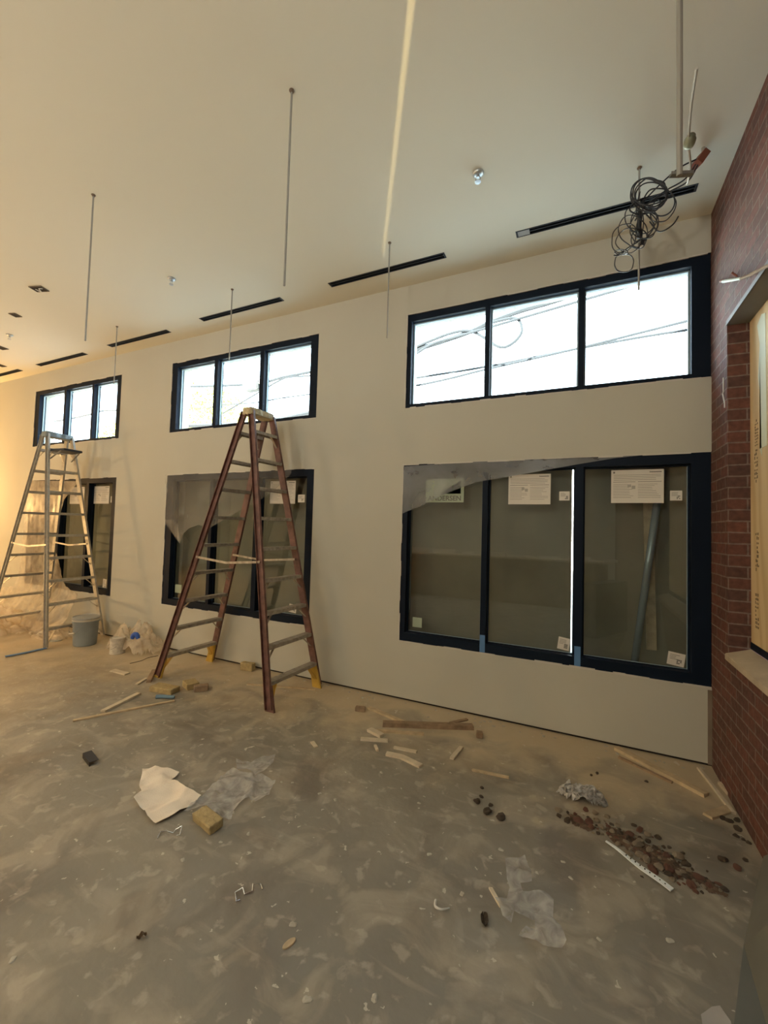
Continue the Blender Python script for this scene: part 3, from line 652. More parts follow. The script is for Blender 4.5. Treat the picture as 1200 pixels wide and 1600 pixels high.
bm = BM(); vs = [a+Vector((-.02,.0,0)), a+Vector((.30,.04,0)), b+Vector((.30,-.04,0)), b+Vector((-.02,0,0))]
A = [bm.verts.new(v+Vector((0,0,.018))) for v in vs]; B = [bm.verts.new(v-Vector((0,0,.012))) for v in vs]
bm.faces.new(A); bm.faces.new(B); [bm.faces.new((A[i], A[(i+1)%4], B[(i+1)%4], B[i])) for i in range(4)]
bmesh.ops.bevel(bm, geom=bm.edges[:], offset=.006, segments=2, affect='EDGES'); tr = obj('paint_tray', bm, tray_m, t)
bm = BM(); bar(bm, a+Vector((.0,.02,-.12)), a+Vector((.22,.04,-.012)), .02, .005); bar(bm, b+Vector((.0,-.02,-.12)), b+Vector((.22,-.04,-.012)), .02, .005); obj('tray_bracket', bm, alu_m, tr)

# ------------------------------------------------------------------ bucket, can and plastic heap by the wall
t = thing('paint_bucket', 'grey plastic pail with a lid beside the aluminium ladder', 'bucket', (-5.95, 3.42, 0))
bm = BM(); lathe(bm, [(0, 0), (.128, 0), (.132, .01), (.146, .30), (.153, .30), (.153, .318), (.148, .318), (.149, .345), (0, .345)], n=40); obj('pail', bm, bucket_m, t, smooth=False)
bm = BM(); lathe(bm, [(0, .345), (.156, .345), (.158, .352), (.158, .366), (.150, .372), (.140, .364), (0, .364)], n=40); obj('lid', bm, pmat('grey_lid', (.36, .37, .36), .5), t)
bm = BM(); lathe(bm, [(.1535, .322), (.1545, .325), (.1545, .34), (.1535, .343)], n=40); obj('paint_drip', bm, paint_m, t)
bm = BM(); tube(bm, spline([(-.12, -.095, .30), (-.13, -.13, .22), (-.05, -.165, .165), (.05, -.160, .19), (.12, -.12, .27), (.13, -.085, .30)], 8), .003, 6); hd = obj('bail_handle', bm, rod_m, t)
bm = BM(); tube(bm, [(-.06, -.165, .165), (.04, -.164, .185)], .009, 8); obj('grip', bm, sticker_m, hd)
t = thing('paint_can', 'small white paint can with paint drips, right of the grey pail', 'paint can', (-5.24, 3.40, 0))
bm = BM(); lathe(bm, [(0, 0), (.084, 0), (.086, .004), (.086, .012), (.083, .014), (.083, .178), (.086, .180), (.087, .190), (.078, .192), (.074, .184), (0, .184)], n=32); obj('can', bm, pmat('white_can', (.55, .52, .45), .5, var=.2, vscale=30), t)
bm = BM(); tube(bm, spline([(-.086, 0, .13), (-.06, -.09, .09), (.03, -.10, .07), (.086, 0, .13)], 8), .002, 6); obj('bail_handle', bm, rod_m, t)
def heap(name, c, rx, ry, h, lab, mat, seed, cat='plastic sheet', n=40):
    bm = BM(); g = {}
    for i in range(n+1):
        for j in range(n+1):
            u, v = -1+2*i/n, -1+2*j/n; r = math.hypot(u, v)
            ang = math.atan2(v, u); lim = 1+.28*noise.noise(Vector((math.cos(ang)*1.7, math.sin(ang)*1.7, seed)))
            if r <= lim:
                q = 1-(r/lim)**2; p = Vector((u*2.2+seed, v*2.2, seed*.3))
                z = h*(.25+.75*q)*(.25+.75*max(0, .5+noise.noise(p)+.6*abs(noise.noise(p*2.3))+.15*noise.noise(p*5)))*min(1, q*5+.03)
                g[i, j] = bm.verts.new((u*rx+.02*noise.noise(p*4), v*ry+.02*noise.noise(p*5), max(.002, z)))
    for i in range(n):
        for j in range(n):
            q = [g.get(k) for k in ((i, j), (i+1, j), (i+1, j+1), (i, j+1))]
            if all(q): bm.faces.new(q)
    o = obj(name, bm, mat, loc=(c[0], c[1], 0), smooth=(mat is drape_m)); return setp(o, lab, cat)
heap('crumpled_film', (-5.20, 3.60), .50, .19, .38, 'crumpled clear plastic heaped against the wall behind the small paint can', drape_m, 3.1)
bm = BM(); tube(bm, spline([(0, 0, 0), (.02, -.005, .04), (.06, 0, .05), (.09, .01, .0)], 6), .032, 8, r1=.024); setp(obj('blue_tape_roll', bm, pmat('strong_blue', (.03, .10, .42), .6), loc=(-5.04, 3.46, .20)), 'small strong blue scrap on top of the crumpled plastic', 'tape')
heap('crumpled_film', (-8.0, 3.25), .85, .42, .26, 'dusty plastic sheet bunched on the floor under the farthest window', drape_m, 6.2, n=60)
heap('crumpled_film', (-9.35, 3.2), .8, .42, .30, 'dusty plastic sheet bunched on the floor at the far left edge', drape_m, 9.7, n=60)
heap('crumpled_film', (-6.75, 3.42), .42, .20, .10, 'low fold of plastic sheet between the feet of the aluminium ladder', drape_m, 12.7)
bm = BM(); pts = spline([(p[0], p[1], .012) for p in [(-6.151, 2.652, -0.000), (-6.132, 2.750, 0.000), (-6.124, 2.875, -0.000), (-6.130, 2.965, 0.000), (-6.130, 3.062, -0.000)]], 6)
for a, b in zip(pts, pts[1:]): bar(bm, a, b+(b-a)*.1, .05, .006, jag=.003)
setp(obj('masking_tape', bm, tape_m), 'twisted strip of blue tape on the floor at the foot of the aluminium ladder', 'tape')
bm = BM(); lathe(bm, [(0, 0), (.075, 0), (.078, .008), (.06, .012), (0, .012)], n=24); setp(obj('can_lid', bm, steel_m, loc=(-6.45, 3.33, 0)), 'shiny round can lid lying left of the grey pail', 'lid')

# ------------------------------------------------------------------ offcuts, sticks and blocks on the floor
def stick(name, a, b, w_, h_, mat, lab, cat='wood scrap', z=0, pts=None, taper=None, tilt=0):
    c = (Vector((a[0], a[1], 0))+Vector((b[0], b[1], 0)))/2
    bm = BM(); P_ = [a]+(pts or [])+[b]
    for i, (p, q) in enumerate(zip(P_, P_[1:])):
        p = Vector((p[0], p[1], z+h_/2)); q = Vector((q[0], q[1], z+h_/2+ (tilt if i == len(P_)-2 else 0)))
        bar(bm, p-Vector((c.x, c.y, 0)), q-Vector((c.x, c.y, 0)), w_, h_, None, (taper or (w_, h_)) if i == len(P_)-2 else None, jag=.004)
    if len(P_) == 2:
        bmesh.ops.subdivide_edges(bm, edges=[e for e in bm.edges if e.calc_length() > .1], cuts=6, use_grid_fill=True)
        for v in bm.verts:
            v.co.x += random.uniform(-1, 1)*w_*.04; v.co.y += random.uniform(-1, 1)*w_*.04
    return setp(obj(name, bm, mat, loc=(c.x, c.y, 0)), lab, cat)
SG = [
    ((-3.712, 2.312), (-3.810, 2.703), 0.045, 0.018, 'W', 'wooden_stake', 'whitish pointed stake on the floor left of the red ladder', None),
    ((-3.749, 2.101), (-3.388, 2.754), 0.03, 0.012, 'w', 'wooden_strip', 'long thin pale stick on the floor left of the red ladder', None),
    ((-4.655, 2.980), (-4.408, 2.984), 0.06, 0.012, 'W', 'wood_scrap', 'short white strip on the floor in front of the paint can', None),
    ((-4.041, 2.834), (-4.116, 2.997), 0.03, 0.015, 'W', 'wood_scrap', "small pale stick left of the red ladder's front foot", None),
    ((-3.106, 3.387), (-2.426, 3.616), 0.025, 0.012, 'w', 'wooden_strip', "thin pale strip lying between the red ladder's right feet", None),
    ((-1.751, 3.492), (-1.333, 3.366), 0.035, 0.018, 'w', 'wooden_strip', 'pale stick slanting into the brown board of the pile', None),
    ((-1.494, 3.251), (-0.809, 3.563), 0.055, 0.035, 'b', 'wooden_board', 'long brown board lying across the scrap pile by the wall', None),
    ((-1.501, 3.134), (-1.139, 3.272), 0.035, 0.014, 'w', 'wooden_strip', 'pale strip lying in front of the long brown board', None),
    ((-1.552, 3.118), (-1.415, 3.074), 0.05, 0.022, 'W', 'wood_scrap', 'short whitish stub at the left end of the pale strip', None),
    ((-1.542, 2.959), (-1.346, 3.032), 0.032, 0.016, 'W', 'wood_scrap', 'short pale stick in front of the whitish stub', None),
    ((-1.268, 2.967), (-1.092, 2.990), 0.028, 0.012, 'W', 'wood_scrap', 'slim pale sliver above the bent piece of wood', None),
    ((-1.281, 2.858), (-0.996, 2.825), 0.042, 0.016, 'W', 'bent_strip', 'bent pale strip of wood, cracked in its middle', [(-1.165, 2.872)]),
    ((-0.834, 3.022), (-0.814, 3.213), 0.03, 0.016, 'W', 'wood_scrap', 'short whitish stick pointing away, right of the bent strip', None),
    ((-0.670, 2.956), (-0.430, 2.983), 0.022, 0.01, 'w', 'wooden_strip', 'dull thin stick on the floor right of centre, nearest the clods', None),
    ((-1.005, 3.559), (-0.893, 3.703), 0.03, 0.012, 'b', 'wood_shim', 'thin reddish-brown shim behind the long brown board', None),
    ((-1.403, 2.925), (-1.354, 2.869), 0.018, 0.014, 'W', 'wood_scrap', 'tiny white splinter left of the slim sliver', None),
    ((0.252, 3.769), (0.731, 3.377), 0.055, 0.022, 'w', 'wooden_board', 'long pale board on the floor near the brick corner', None),
    ((0.261, 3.640), (0.558, 3.445), 0.025, 0.012, 'b', 'wooden_strip', 'thin brown strip along the near side of the long pale board', None),
    ((0.766, 3.742), (0.835, 3.243), 0.022, 0.015, 'W', 'wooden_strip', 'long pale strip lying along the foot of the brick wall', None),
    ((0.845, 3.581), (0.868, 3.457), 0.02, 0.02, 'W', 'wood_scrap', 'short white scrap between the pale strip and the brick wall', None),
    ((0.685, 3.139), (0.833, 3.293), 0.05, 0.014, 'w', 'wood_scrap', 'short wide pale board at the end of the strip by the brick wall', None),
    ((-0.370, 2.046), (-0.307, 1.968), 0.016, 0.008, 'W', 'wood_scrap', 'slim pale splinter beside the thin plastic strip', None),
    ((-4.001, 2.937), (-4.239, 3.174), 0.045, 0.03, 'b', 'wood_scrap', 'brown offcut against the front foot of the red ladder', None),
    ((-1.850, 2.747), (-1.782, 2.699), 0.03, 0.008, 'W', 'paper_chip', 'small white rectangular chip in front of the red ladder', None),
]
MATS = dict(w=wood_m, W=whitewood_m, b=brownwood_m)
for a, b, w_, h_, m_, name, lab, mid in SG: stick(name, a, b, w_, h_, MATS[m_], lab, pts=mid or None)
def block(c, rz, dims, lab, mat=block_m, tiltx=0, name='wood_block'):
    bm = BM(); x, y, z = dims; box(bm, (-x/2, -y/2, 0), (x/2, y/2, z))
    bmesh.ops.bevel(bm, geom=bm.edges[:], offset=.005, segments=1, affect='EDGES'); bmesh.ops.subdivide_edges(bm, edges=[e for e in bm.edges if e.calc_length() > .05], cuts=3, use_grid_fill=True)
    for v in bm.verts: v.co += Vector((random.uniform(-1, 1), random.uniform(-1, 1), random.uniform(-1, 1) if v.co.z > .01 else 0))*.002
    if tiltx:
        bmesh.ops.rotate(bm, verts=bm.verts[:], matrix=Matrix.Rotation(tiltx, 3, 'X'), cent=(0, 0, 0)); zm = min(v.co.z for v in bm.verts)
        for v in bm.verts: v.co.z -= zm
    o = obj(name, bm, mat, loc=(c[0], c[1], 0)); o.rotation_euler = (0, 0, rz); return setp(o, lab, 'wood block')
block((-1.842, 1.750, 0.000), -0.217, (.18, .08, .045), 'yellow-tan block lying on the clear plastic beside the white cloth', tiltx=.12)
block((-3.673, 2.871, 0.000), .15, (.26, .12, .05), 'pale yellow slab at the left foot of the red ladder')
block((-3.538, 3.062, 0.000), -.4, (.15, .12, .06), 'yellow-tan block right of the slab, split in two')
block((-3.385, 3.053, 0.000), .9, (.13, .07, .055), 'brown-ended small block touching the split block', brownwood_m)
block((-3.415, 3.725, -0.000), .1, (.16, .07, .085), 'yellow-tan block standing against the wall behind the red ladder')
block((-1.792, 3.408, 0.000), .3, (.09, .045, .04), 'small brown block at the left end of the board pile', brownwood_m)
block((-0.730, 3.447, 0.000), .3, (.05, .05, .045), 'tiny brown cube right of the board pile', brownwood_m)
# black angle, blue marker
bm = BM(); bar(bm, (-.075, .012, .034), (.075, .012, .026), .052, .004, (0, 1, 0)); bar(bm, (-.075, -.013, .018), (.075, -.013, .014), .004, .030, (0, 1, 0)); [setattr(v.co, 'z', max(v.co.z, 0)) for v in bm.verts]
o = obj('plastic_angle', bm, pmat('black_plastic', (.015, .015, .016), .45), loc=(*(-3.037, 1.810, 0.000)[:2], 0)); o.rotation_euler = (0, 0, -.25); setp(o, 'small black bent plastic piece on the floor at the left', 'plastic piece')
bm = BM(); tube(bm, spline([(-.085, 0, .018), (-.04, .004, .02), (.03, -.003, .02), (.085, 0, .018)], 5), .018, 10, r1=.014); o = obj('blue_marker', bm, pmat('dusty_blue', (.13, .22, .30), .7), loc=(*(-3.508, 2.753, 0.000)[:2], 0)); o.rotation_euler = (0, 0, .45); setp(o, 'dusty blue rolled scrap by the end of the long thin stick', 'marker')

# ------------------------------------------------------------------ cloth and plastic on the floor
def fsheet(name, poly, lab, mat, amp=.02, s=7, seed=0, base=.004, edge=.035, cat='plastic sheet'):
    cx = sum(p[0] for p in poly)/len(poly); cy = sum(p[1] for p in poly)/len(poly)
    pl = [(p[0]-cx, p[1]-cy) for p in poly]
    f = lambda x, y: (x, y, base+amp*.5*max(0, fold(x, y, s, seed)))
    o = obj(name, sheet_bm(pl, edge, f), mat, smooth=True, loc=(cx, cy, 0)); return setp(o, lab, cat)
fsheet('cloth_rag', [(-2.623, 1.911, 0.000), (-2.570, 1.964, 0.000), (-2.374, 1.995, 0.000), (-2.344, 1.909, -0.000), (-2.311, 1.911, 0.000), (-2.182, 1.885, 0.000), (-2.051, 1.886, -0.000), (-2.041, 1.800, 0.000), (-2.059, 1.676, 0.000), (-2.078, 1.609, -0.000), (-2.168, 1.624, 0.000), (-2.261, 1.659, 0.000), (-2.363, 1.675, 0.000), (-2.387, 1.742, -0.000), (-2.469, 1.783, 0.000), (-2.564, 1.869, -0.000)], 'crumpled off-white cloth lying on the concrete floor', cloth_m, .045, 5, 4, cat='cloth')
fsheet('plastic_film', [(-2.021, 1.737, 0.000), (-2.048, 1.815, 0.000), (-2.055, 1.918, 0.000), (-2.071, 2.047, 0.000), (-2.111, 2.111, 0.000), (-2.114, 2.192, 0.000), (-2.032, 2.178, 0.000), (-1.915, 2.200, 0.000), (-1.874, 2.214, 0.000), (-1.762, 2.218, 0.000), (-1.734, 2.137, 0.000), (-1.695, 2.074, -0.000), (-1.710, 1.974, -0.000), (-1.783, 2.000, 0.000), (-1.801, 1.952, 0.000), (-1.779, 1.870, 0.000), (-1.742, 1.819, 0.000), (-1.818, 1.808, 0.000), (-1.978, 1.808, 0.000)], 'crinkled clear plastic film beside the white cloth', clear_m, .05, 8, 1)
fsheet('plastic_film', [(-2.073, 2.197, 0.000), (-2.173, 2.292, 0.000), (-2.050, 2.304, 0.000), (-2.041, 2.410, 0.000), (-1.973, 2.466, 0.000), (-1.916, 2.376, 0.000), (-1.902, 2.264, 0.000), (-1.933, 2.214, 0.000), (-2.028, 2.238, 0.000)], 'faint small scrap of clear plastic behind the crinkled film', clear_m, .02, 9, 2)
fsheet('plastic_film', [(-0.336, 2.245, 0.000), (-0.248, 2.309, 0.000), (-0.209, 2.227, 0.000), (-0.198, 2.154, 0.000), (-0.247, 2.129, 0.000), (-0.229, 2.077, 0.000), (-0.143, 2.129, 0.000), (-0.100, 2.092, 0.000), (-0.098, 2.010, 0.000), (-0.152, 2.006, -0.000), (-0.171, 1.960, 0.000), (-0.251, 1.955, 0.000), (-0.252, 1.887, 0.000), (-0.292, 1.911, 0.000), (-0.314, 1.958, 0.000), (-0.337, 1.978, 0.000), (-0.291, 2.019, 0.000), (-0.290, 2.087, -0.000), (-0.308, 2.126, 0.000)], 'thin clear plastic strip on the floor right of centre', clear_m, .03, 8, 6)
fsheet('plastic_film', [(-0.171, 1.966, 0.000), (-0.147, 2.009, 0.000), (-0.097, 1.998, 0.000), (-0.066, 1.969, 0.000), (-0.042, 1.904, 0.000), (-0.057, 1.871, 0.000), (-0.105, 1.855, 0.000), (-0.149, 1.841, 0.000), (-0.220, 1.860, 0.000), (-0.195, 1.900, 0.000), (-0.160, 1.906, 0.000)], 'looped clear plastic scrap at the lower end of the strip', clear_m, .05, 9, 8)
fsheet('paper_scrap', [(0.384, 1.851, 0.000), (0.424, 1.897, 0.000), (0.452, 1.916, 0.000), (0.472, 1.874, 0.000), (0.466, 1.831, 0.000), (0.379, 1.788, 0.000)], 'pale paper scrap at the lower right edge of the floor', pmat('grey_paper', (.38, .36, .34), .9), .02, 6, 2, cat='paper')
bm = BM(); tube(bm, spline([(-.03, .02, .01), (-.02, -.015, .016), (.01, -.02, .02), (.035, .01, .012)], 5), .007, 8, r1=.003); setp(obj('film_curl', bm, pmat('white_curl', (.6, .6, .56), .5), loc=(*(-0.541, 1.838, 0.000)[:2], 0)), 'small white curl of plastic left of the brown leaf', 'plastic piece')
# crumpled grey foil near the rubble
o = heap('crumpled_foil', (0.012, 2.990, 0.000), .14, .075, .09, 'crumpled grey foil lying behind the brick rubble', pmat('grey_foil', (.36, .36, .35), .45, .2, var=.4, vscale=40), 21.3, 'foil', n=28)
# perforated strap
a, b = Vector((0.130, 2.623, 0.000)), Vector((0.392, 2.415, 0.000)); c = (a+b)/2; d = (b-a); L = d.length
bm = BM(); n = 14; pr = None
for i in range(n+1):
    u = i/n; p = (a-c).lerp(b-c, u)+Vector((0, 0, .012+.003*math.sin(u*9))); s = Vector((-d.y, d.x, 0)).normalized()*(.005+.009*min(1, u*1.6))
    q = [bm.verts.new(p+s), bm.verts.new(p-s), bm.verts.new(p-s+Vector((0,0,-.006))), bm.verts.new(p+s+Vector((0,0,-.006)))]
    if pr: [bm.faces.new((pr[k], pr[(k+1)%4], q[(k+1)%4], q[k])) for k in range(4)]
    else: bm.faces.new(q)
    pr = q
bm.faces.new(pr)
t = setp(obj('metal_strap', bm, pmat('bright_strap', (.80, .88, .92), .35), loc=(c.x, c.y, 0)), 'bright perforated metal strip lying beside the brick rubble', 'metal strip')
bm = BM()
for i in range(5, 14):
    u = i/n-.02; p = (a-c).lerp(b-c, u); lathe(bm, [(0, .0165), (.003, .0165), (.003, .0125)], c=(p.x, p.y, 0), n=8)
obj('punched_holes', bm, dark_m, t)
# bent wire clips
def clip(pts, lab):
    c = sum((Vector(p) for p in pts), Vector())/len(pts); bm = BM()
    P_ = [Vector((p[0]-c.x, p[1]-c.y, .005+(.012 if 0 < i < len(pts)-1 and i % 3 == 0 else 0))) for i, p in enumerate(pts)]
    tube(bm, P_, .0032, 6); setp(obj('wire_clip', bm, pmat('shiny_wire', (.70, .74, .78), .25, .8), loc=(c.x, c.y, 0)), lab, 'wire clip')
clip([(-1.985, 1.552, -0.000), (-2.012, 1.590, 0.000), (-1.990, 1.612, 0.000), (-1.970, 1.596, -0.000), (-1.947, 1.613, 0.000), (-1.956, 1.635, 0.000), (-1.934, 1.657, 0.000), (-1.903, 1.620, 0.000), (-1.914, 1.610, 0.000)], 'bent shiny wire clip just below the white cloth')
clip([(-1.341, 1.473, 0.000), (-1.351, 1.461, 0.000), (-1.389, 1.492, 0.000), (-1.366, 1.515, 0.000), (-1.345, 1.504, 0.000), (-1.326, 1.532, 0.000), (-1.340, 1.551, 0.000), (-1.319, 1.578, -0.000), (-1.292, 1.560, 0.000)], 'bent shiny wire clip farther forward on the open floor')
# leaf, oval disc
def leafy(c, rz, l_, w_, lab, mat, name='dry_leaf', cat='leaf'):
    bm = BM(); r0 = None
    for i in range(9):
        u = -1+2*i/8; ww = w_*math.sqrt(max(0.02, 1-u*u)); q = [bm.verts.new((u*l_, k*ww, .004+.012*abs(k)+.006*math.sin(u*5+k))) for k in (-1, 0, 1)]
        if r0: bm.faces.new((r0[0], r0[1], q[1], q[0])); bm.faces.new((r0[1], r0[2], q[2], q[1]))
        r0 = q
    bmesh.ops.solidify(bm, geom=bm.faces[:], thickness=.003); [setattr(v.co, 'z', max(v.co.z, .001)) for v in bm.verts]
    o = obj(name, bm, mat, loc=(c[0], c[1], 0)); o.rotation_euler = (0, 0, rz); return setp(o, lab, cat)
leafy((-0.359, 1.867, 0.000), 1.9, .035, .016, 'dark brown curled leaf left of the thin plastic strip', dirt_m)
leafy((-1.564, 1.172, 0.000), 1.2, .018, .009, 'small brown leaf on the open floor at the lower left', brownwood_m)
bm = BM(); lathe(bm, [(0, 0), (1, 0), (1, .2), (.9, .3), (0, .3)], n=20)
for v in bm.verts: v.co.x *= .030; v.co.y *= .014; v.co.z *= .02
o = obj('oval_chip', bm, wood_m, loc=(*(-1.031, 1.418, 0.000)[:2], 0)); o.rotation_euler = (0, 0, 1.25); setp(o, 'tan oval chip on the floor in the lower centre', 'chip')
# strings
def string(pts, lab, mat, r=.003):
    bm = BM(); tube(bm, spline([(p[0], p[1], r+.001) for p in pts], 6), r, 6); setp(obj('string', bm, mat), lab, 'string')
string([(-4.721, 3.219, 0.000), (-4.702, 3.339, -0.000), (-4.736, 3.460, 0.000), (-4.707, 3.566, 0.000)], 'thin dark cord on the dusty floor left of the red ladder', dirt_m)

# ------------------------------------------------------------------ rubble: broken brick and mortar
def chunk_mesh(name, seed, flat=.65):
    bm = BM(); bmesh.ops.create_icosphere(bm, subdivisions=2, radius=1)
    for v in bm.verts:
        p = v.co.copy(); v.co = p*(1+.45*noise.noise(p*1.1+Vector((seed*3.1, 0, 0)))+.15*noise.noise(p*3+Vector((seed, 5, 0))))
        v.co.z *= flat
    zm = min(v.co.z for v in bm.verts)
    for v in bm.verts: v.co.z = max(0, v.co.z-zm-.15)
    return bm
kinds = {'r': [], 'm': [], 'd': []}; mat_ = {'r': brick_red_m, 'm': mortar_m, 'd': dirt_m}
nm = {'r': 'brick_chunk', 'm': 'mortar_chunk', 'd': 'dirt_clod'}
gl = {'r': ('broken red brick bit in the rubble trail before the brick wall', 'brick rubble in front of the brick wall'), 'm': ('tan mortar lump in the rubble trail before the brick wall', 'mortar lumps in front of the brick wall'), 'd': ('dark earthy crumb in the rubble trail before the brick wall', 'dark crumbs in front of the brick wall')}
taken = []
def put(k, x, y, s, label=None, group=None, tall=1):
    if len(kinds[k]) < 5:
        o = obj(nm[k], chunk_mesh(nm[k], len(kinds[k])+ord(k)), mat_[k]); kinds[k].append(o)
    else:
        o = random.choice(kinds[k]).copy(); C.objects.link(o)
    o.location = (x, y, -.001); o.scale = (s*random.uniform(.85, 1.2), s*random.uniform(.7, 1), s*random.uniform(.7, 1)*tall); o.rotation_euler = (0, 0, random.uniform(0, 6.28))
    for kk in ('label', 'category', 'group'):
        if kk in o: del o[kk]
    setp(o, label or gl[k][0], 'rubble', group if label else gl[k][1]); taken.append((x, y, s))
for i, (p, rx, ry) in enumerate([((-0.001, 2.731), 0.12, 0.07), ((0.220, 2.696), 0.17, 0.11), ((0.369, 2.610), 0.2, 0.14), ((0.541, 2.547), 0.14, 0.06)]):
    o = heap('brick_dust', p, rx*.62, ry*.6, .010, 'reddish brown brick dust and fines under the rubble, patch %s' % ['by the grey foil', 'in the middle of the trail', 'at its wide end', 'nearest the brick wall'][i], pmat('brick_dust', (.13, .085, .058), .95, bump=.8, bscale=90, var=.4, vscale=40), 31.7+i*4, 'dust', n=30)
    o.rotation_euler = (0, 0, -.6); o['kind'] = 'stuff'
big = [('r', -0.007, 2.734, 0.0279), ('r', 0.052, 2.753, 0.02604), ('r', 0.252, 2.750, 0.0217), ('m', 0.280, 2.676, 0.0279), ('m', 0.310, 2.579, 0.0248), ('m', 0.284, 2.599, 0.0279), ('r', 0.329, 2.513, 0.0248), ('m', 0.361, 2.552, 0.0248), ('r', 0.402, 2.560, 0.0248), ('m', 0.334, 2.664, 0.0217), ('r', 0.481, 2.496, 0.0217), ('r', 0.557, 2.531, 0.01736), ('m', -0.068, 2.744, 0.0186), ('d', -0.109, 2.729, 0.0186), ('r', 0.183, 2.687, 0.01364), ('r', 0.146, 2.700, 0.0124), ('m', 0.084, 2.855, 0.0186), ('m', 0.463, 2.682, 0.0248), ('m', 0.113, 2.733, 0.0186), ('d', 0.389, 2.794, 0.0186), ('m', 0.341, 2.791, 0.0186), ('d', 0.667, 2.765, 0.0217), ('r', 0.715, 2.730, 0.0186), ('d', 0.470, 2.543, 0.0186)]
for k, x, y, s in big: put(k, x, y, s)
trail = [(-0.069, 2.756, 0.05), (0.114, 2.750, 0.07), (0.295, 2.704, 0.1), (0.384, 2.618, 0.11), (0.490, 2.541, 0.06), (0.614, 2.545, 0.025)]
tries = 0; cnt = 0
while cnt < 120 and tries < 9000:
    tries += 1
    i = random.choice([0, 1, 1, 2, 2, 2, 3, 3, 3, 4, 4, 5]); i = min(i, len(trail)-2); u = random.random(); (ax, ay, aw), (bx, by, bw) = trail[i], trail[i+1]
    x = ax+(bx-ax)*u+random.gauss(0, 1)*(aw+(bw-aw)*u)*.5; y = ay+(by-ay)*u+random.gauss(0, 1)*(aw+(bw-aw)*u)*.5
    s = min(.032, random.choice([.007, .009, .012, .016, .020, .026])*random.uniform(.8, 1.2))
    if x > BX-.05 or any((x-a)**2+(y-b)**2 < ((s+c)*.85)**2 for a, b, c in taken): continue
    put(random.choice('rrmmmmmddd'), x, y, s); cnt += 1
for (p, s) in [((-0.567, 2.785), 0.0126), ((-0.565, 2.630), 0.0234), ((-0.482, 2.640), 0.0162), ((-0.486, 2.562), 0.027), ((-0.407, 2.554), 0.0288), ((-0.551, 2.692), 0.0126), ((0.071, 3.284), 0.0108), ((0.108, 3.329), 0.0108), ((0.404, 3.379), 0.0126)]:
    put('d', p[0], p[1], s, 'dark grey-brown clod in the loose row left of the rubble', 'dark clods on the open floor')
for (p, s) in [((0.763, 3.162), 0.018), ((0.789, 3.145), 0.0204), ((0.834, 3.181), 0.018), ((0.812, 3.087), 0.0216), ((0.785, 3.017), 0.0168), ((0.814, 3.000), 0.012), ((0.831, 2.983), 0.0132), ((0.760, 3.210), 0.012), ((0.772, 2.819), 0.012)]:
    put('d' if s < .03 else 'm', p[0], p[1], s, 'dusty lump at the foot of the brick wall', 'lumps along the foot of the brick wall')
# pale plaster chips scattered over the floor
chip0 = None
spots = [(-3.377, 2.826), (-3.162, 2.385), (-3.087, 2.427), (-1.213, 2.640), (-0.874, 2.460), (-0.320, 2.674), (-2.662, 2.162), (-0.716, 1.908), (-0.428, 1.892), (-0.688, 2.109), (-0.479, 1.956), (-1.734, 2.241), (-1.669, 2.268), (-1.451, 2.258), (-1.335, 2.250), (-1.679, 1.686), (-1.596, 1.796), (-1.788, 1.883), (-1.964, 2.387), (-2.091, 1.940), (-2.227, 2.245), (-2.199, 3.037), (-4.069, 2.647), (-3.301, 1.907), (-2.306, 1.161), (-0.072, 2.373), (-0.366, 2.310), (-0.061, 1.957), (0.339, 2.130), (0.077, 2.002), (-0.645, 1.398), (-0.852, 1.289), (-1.067, 1.490), (-1.751, 1.516), (-1.908, 0.904), (-0.034, 2.283)]
rnd = random.Random(3)
for i in range(45):
    spots.append((rnd.uniform(-3.0, .8), WY-.02-abs(rnd.gauss(0, .06))-.01))
for i in range(34):
    spots.append((rnd.uniform(-3.2, .6), rnd.uniform(.9, 3.3)))
for i, (x, y) in enumerate(spots):
    if x > .8: continue
    if chip0 is None:
        bm = chunk_mesh('chip', 3, .35); chip0 = obj('plaster_chip', bm, pmat('white_plaster', (.42, .40, .34), .9)); o = chip0
    else:
        o = chip0.copy(); C.objects.link(o)
    s = random.uniform(.006, .012) if i < len(spots)-34 else random.uniform(.0025, .006)
    o.location = (x, y, 0); o.scale = (s*1.5, s, s); o.rotation_euler = (0, 0, random.uniform(0, 6))
    setp(o, 'small pale plaster chip scattered on the concrete floor', 'chip', 'plaster chips scattered over the floor')

# ------------------------------------------------------------------ things on and by the brick wall
# bent strap and stick above the boarded opening
t = thing('wall_bracket', 'pale stick and rusty strap poking from the brick above the boarded opening', 'bracket', (0.859, 3.496, 3.406))
c = t.location
bm = BM(); tube(bm, [Vector((0.859, 3.496, 3.401))-c+Vector((-.02,0,0)), Vector((0.859, 3.373, 3.337))-c+Vector((-.03,0,0))], .010, 8); obj('rusty_end', bm, copper_m, t)
bm = BM(); tube(bm, [Vector((0.859, 3.400, 3.348))-c+Vector((-.03,0,0)), Vector((0.859, 3.037, 3.164))-c+Vector((-.035,0,0))], .011, 8, r1=.008); obj('pale_sleeve', bm, pmat('pale_sleeve', (.60, .68, .62), .5), t)
bm = BM(); tube(bm, spline([Vector((0.859, 3.037, 3.164))-c+Vector((-.035,0,0)), Vector((0.859, 2.919, 3.116))-c+Vector((-.03,0,0)), Vector((0.859, 2.760, 3.062))-c+Vector((-.02,0,0)), Vector((0.859, 2.570, 2.988))-c+Vector((-.01,0,0))], 5), .009, 8); obj('stick', bm, brownwood_m, t)
bm = BM(); tube(bm, [Vector((0.859, 3.236, 3.281))-c+Vector((0,0,0)), Vector((0.859, 3.224, 3.307))-c+Vector((-.03,0,0))], .006, 6); obj('nail', bm, copper_m, t)
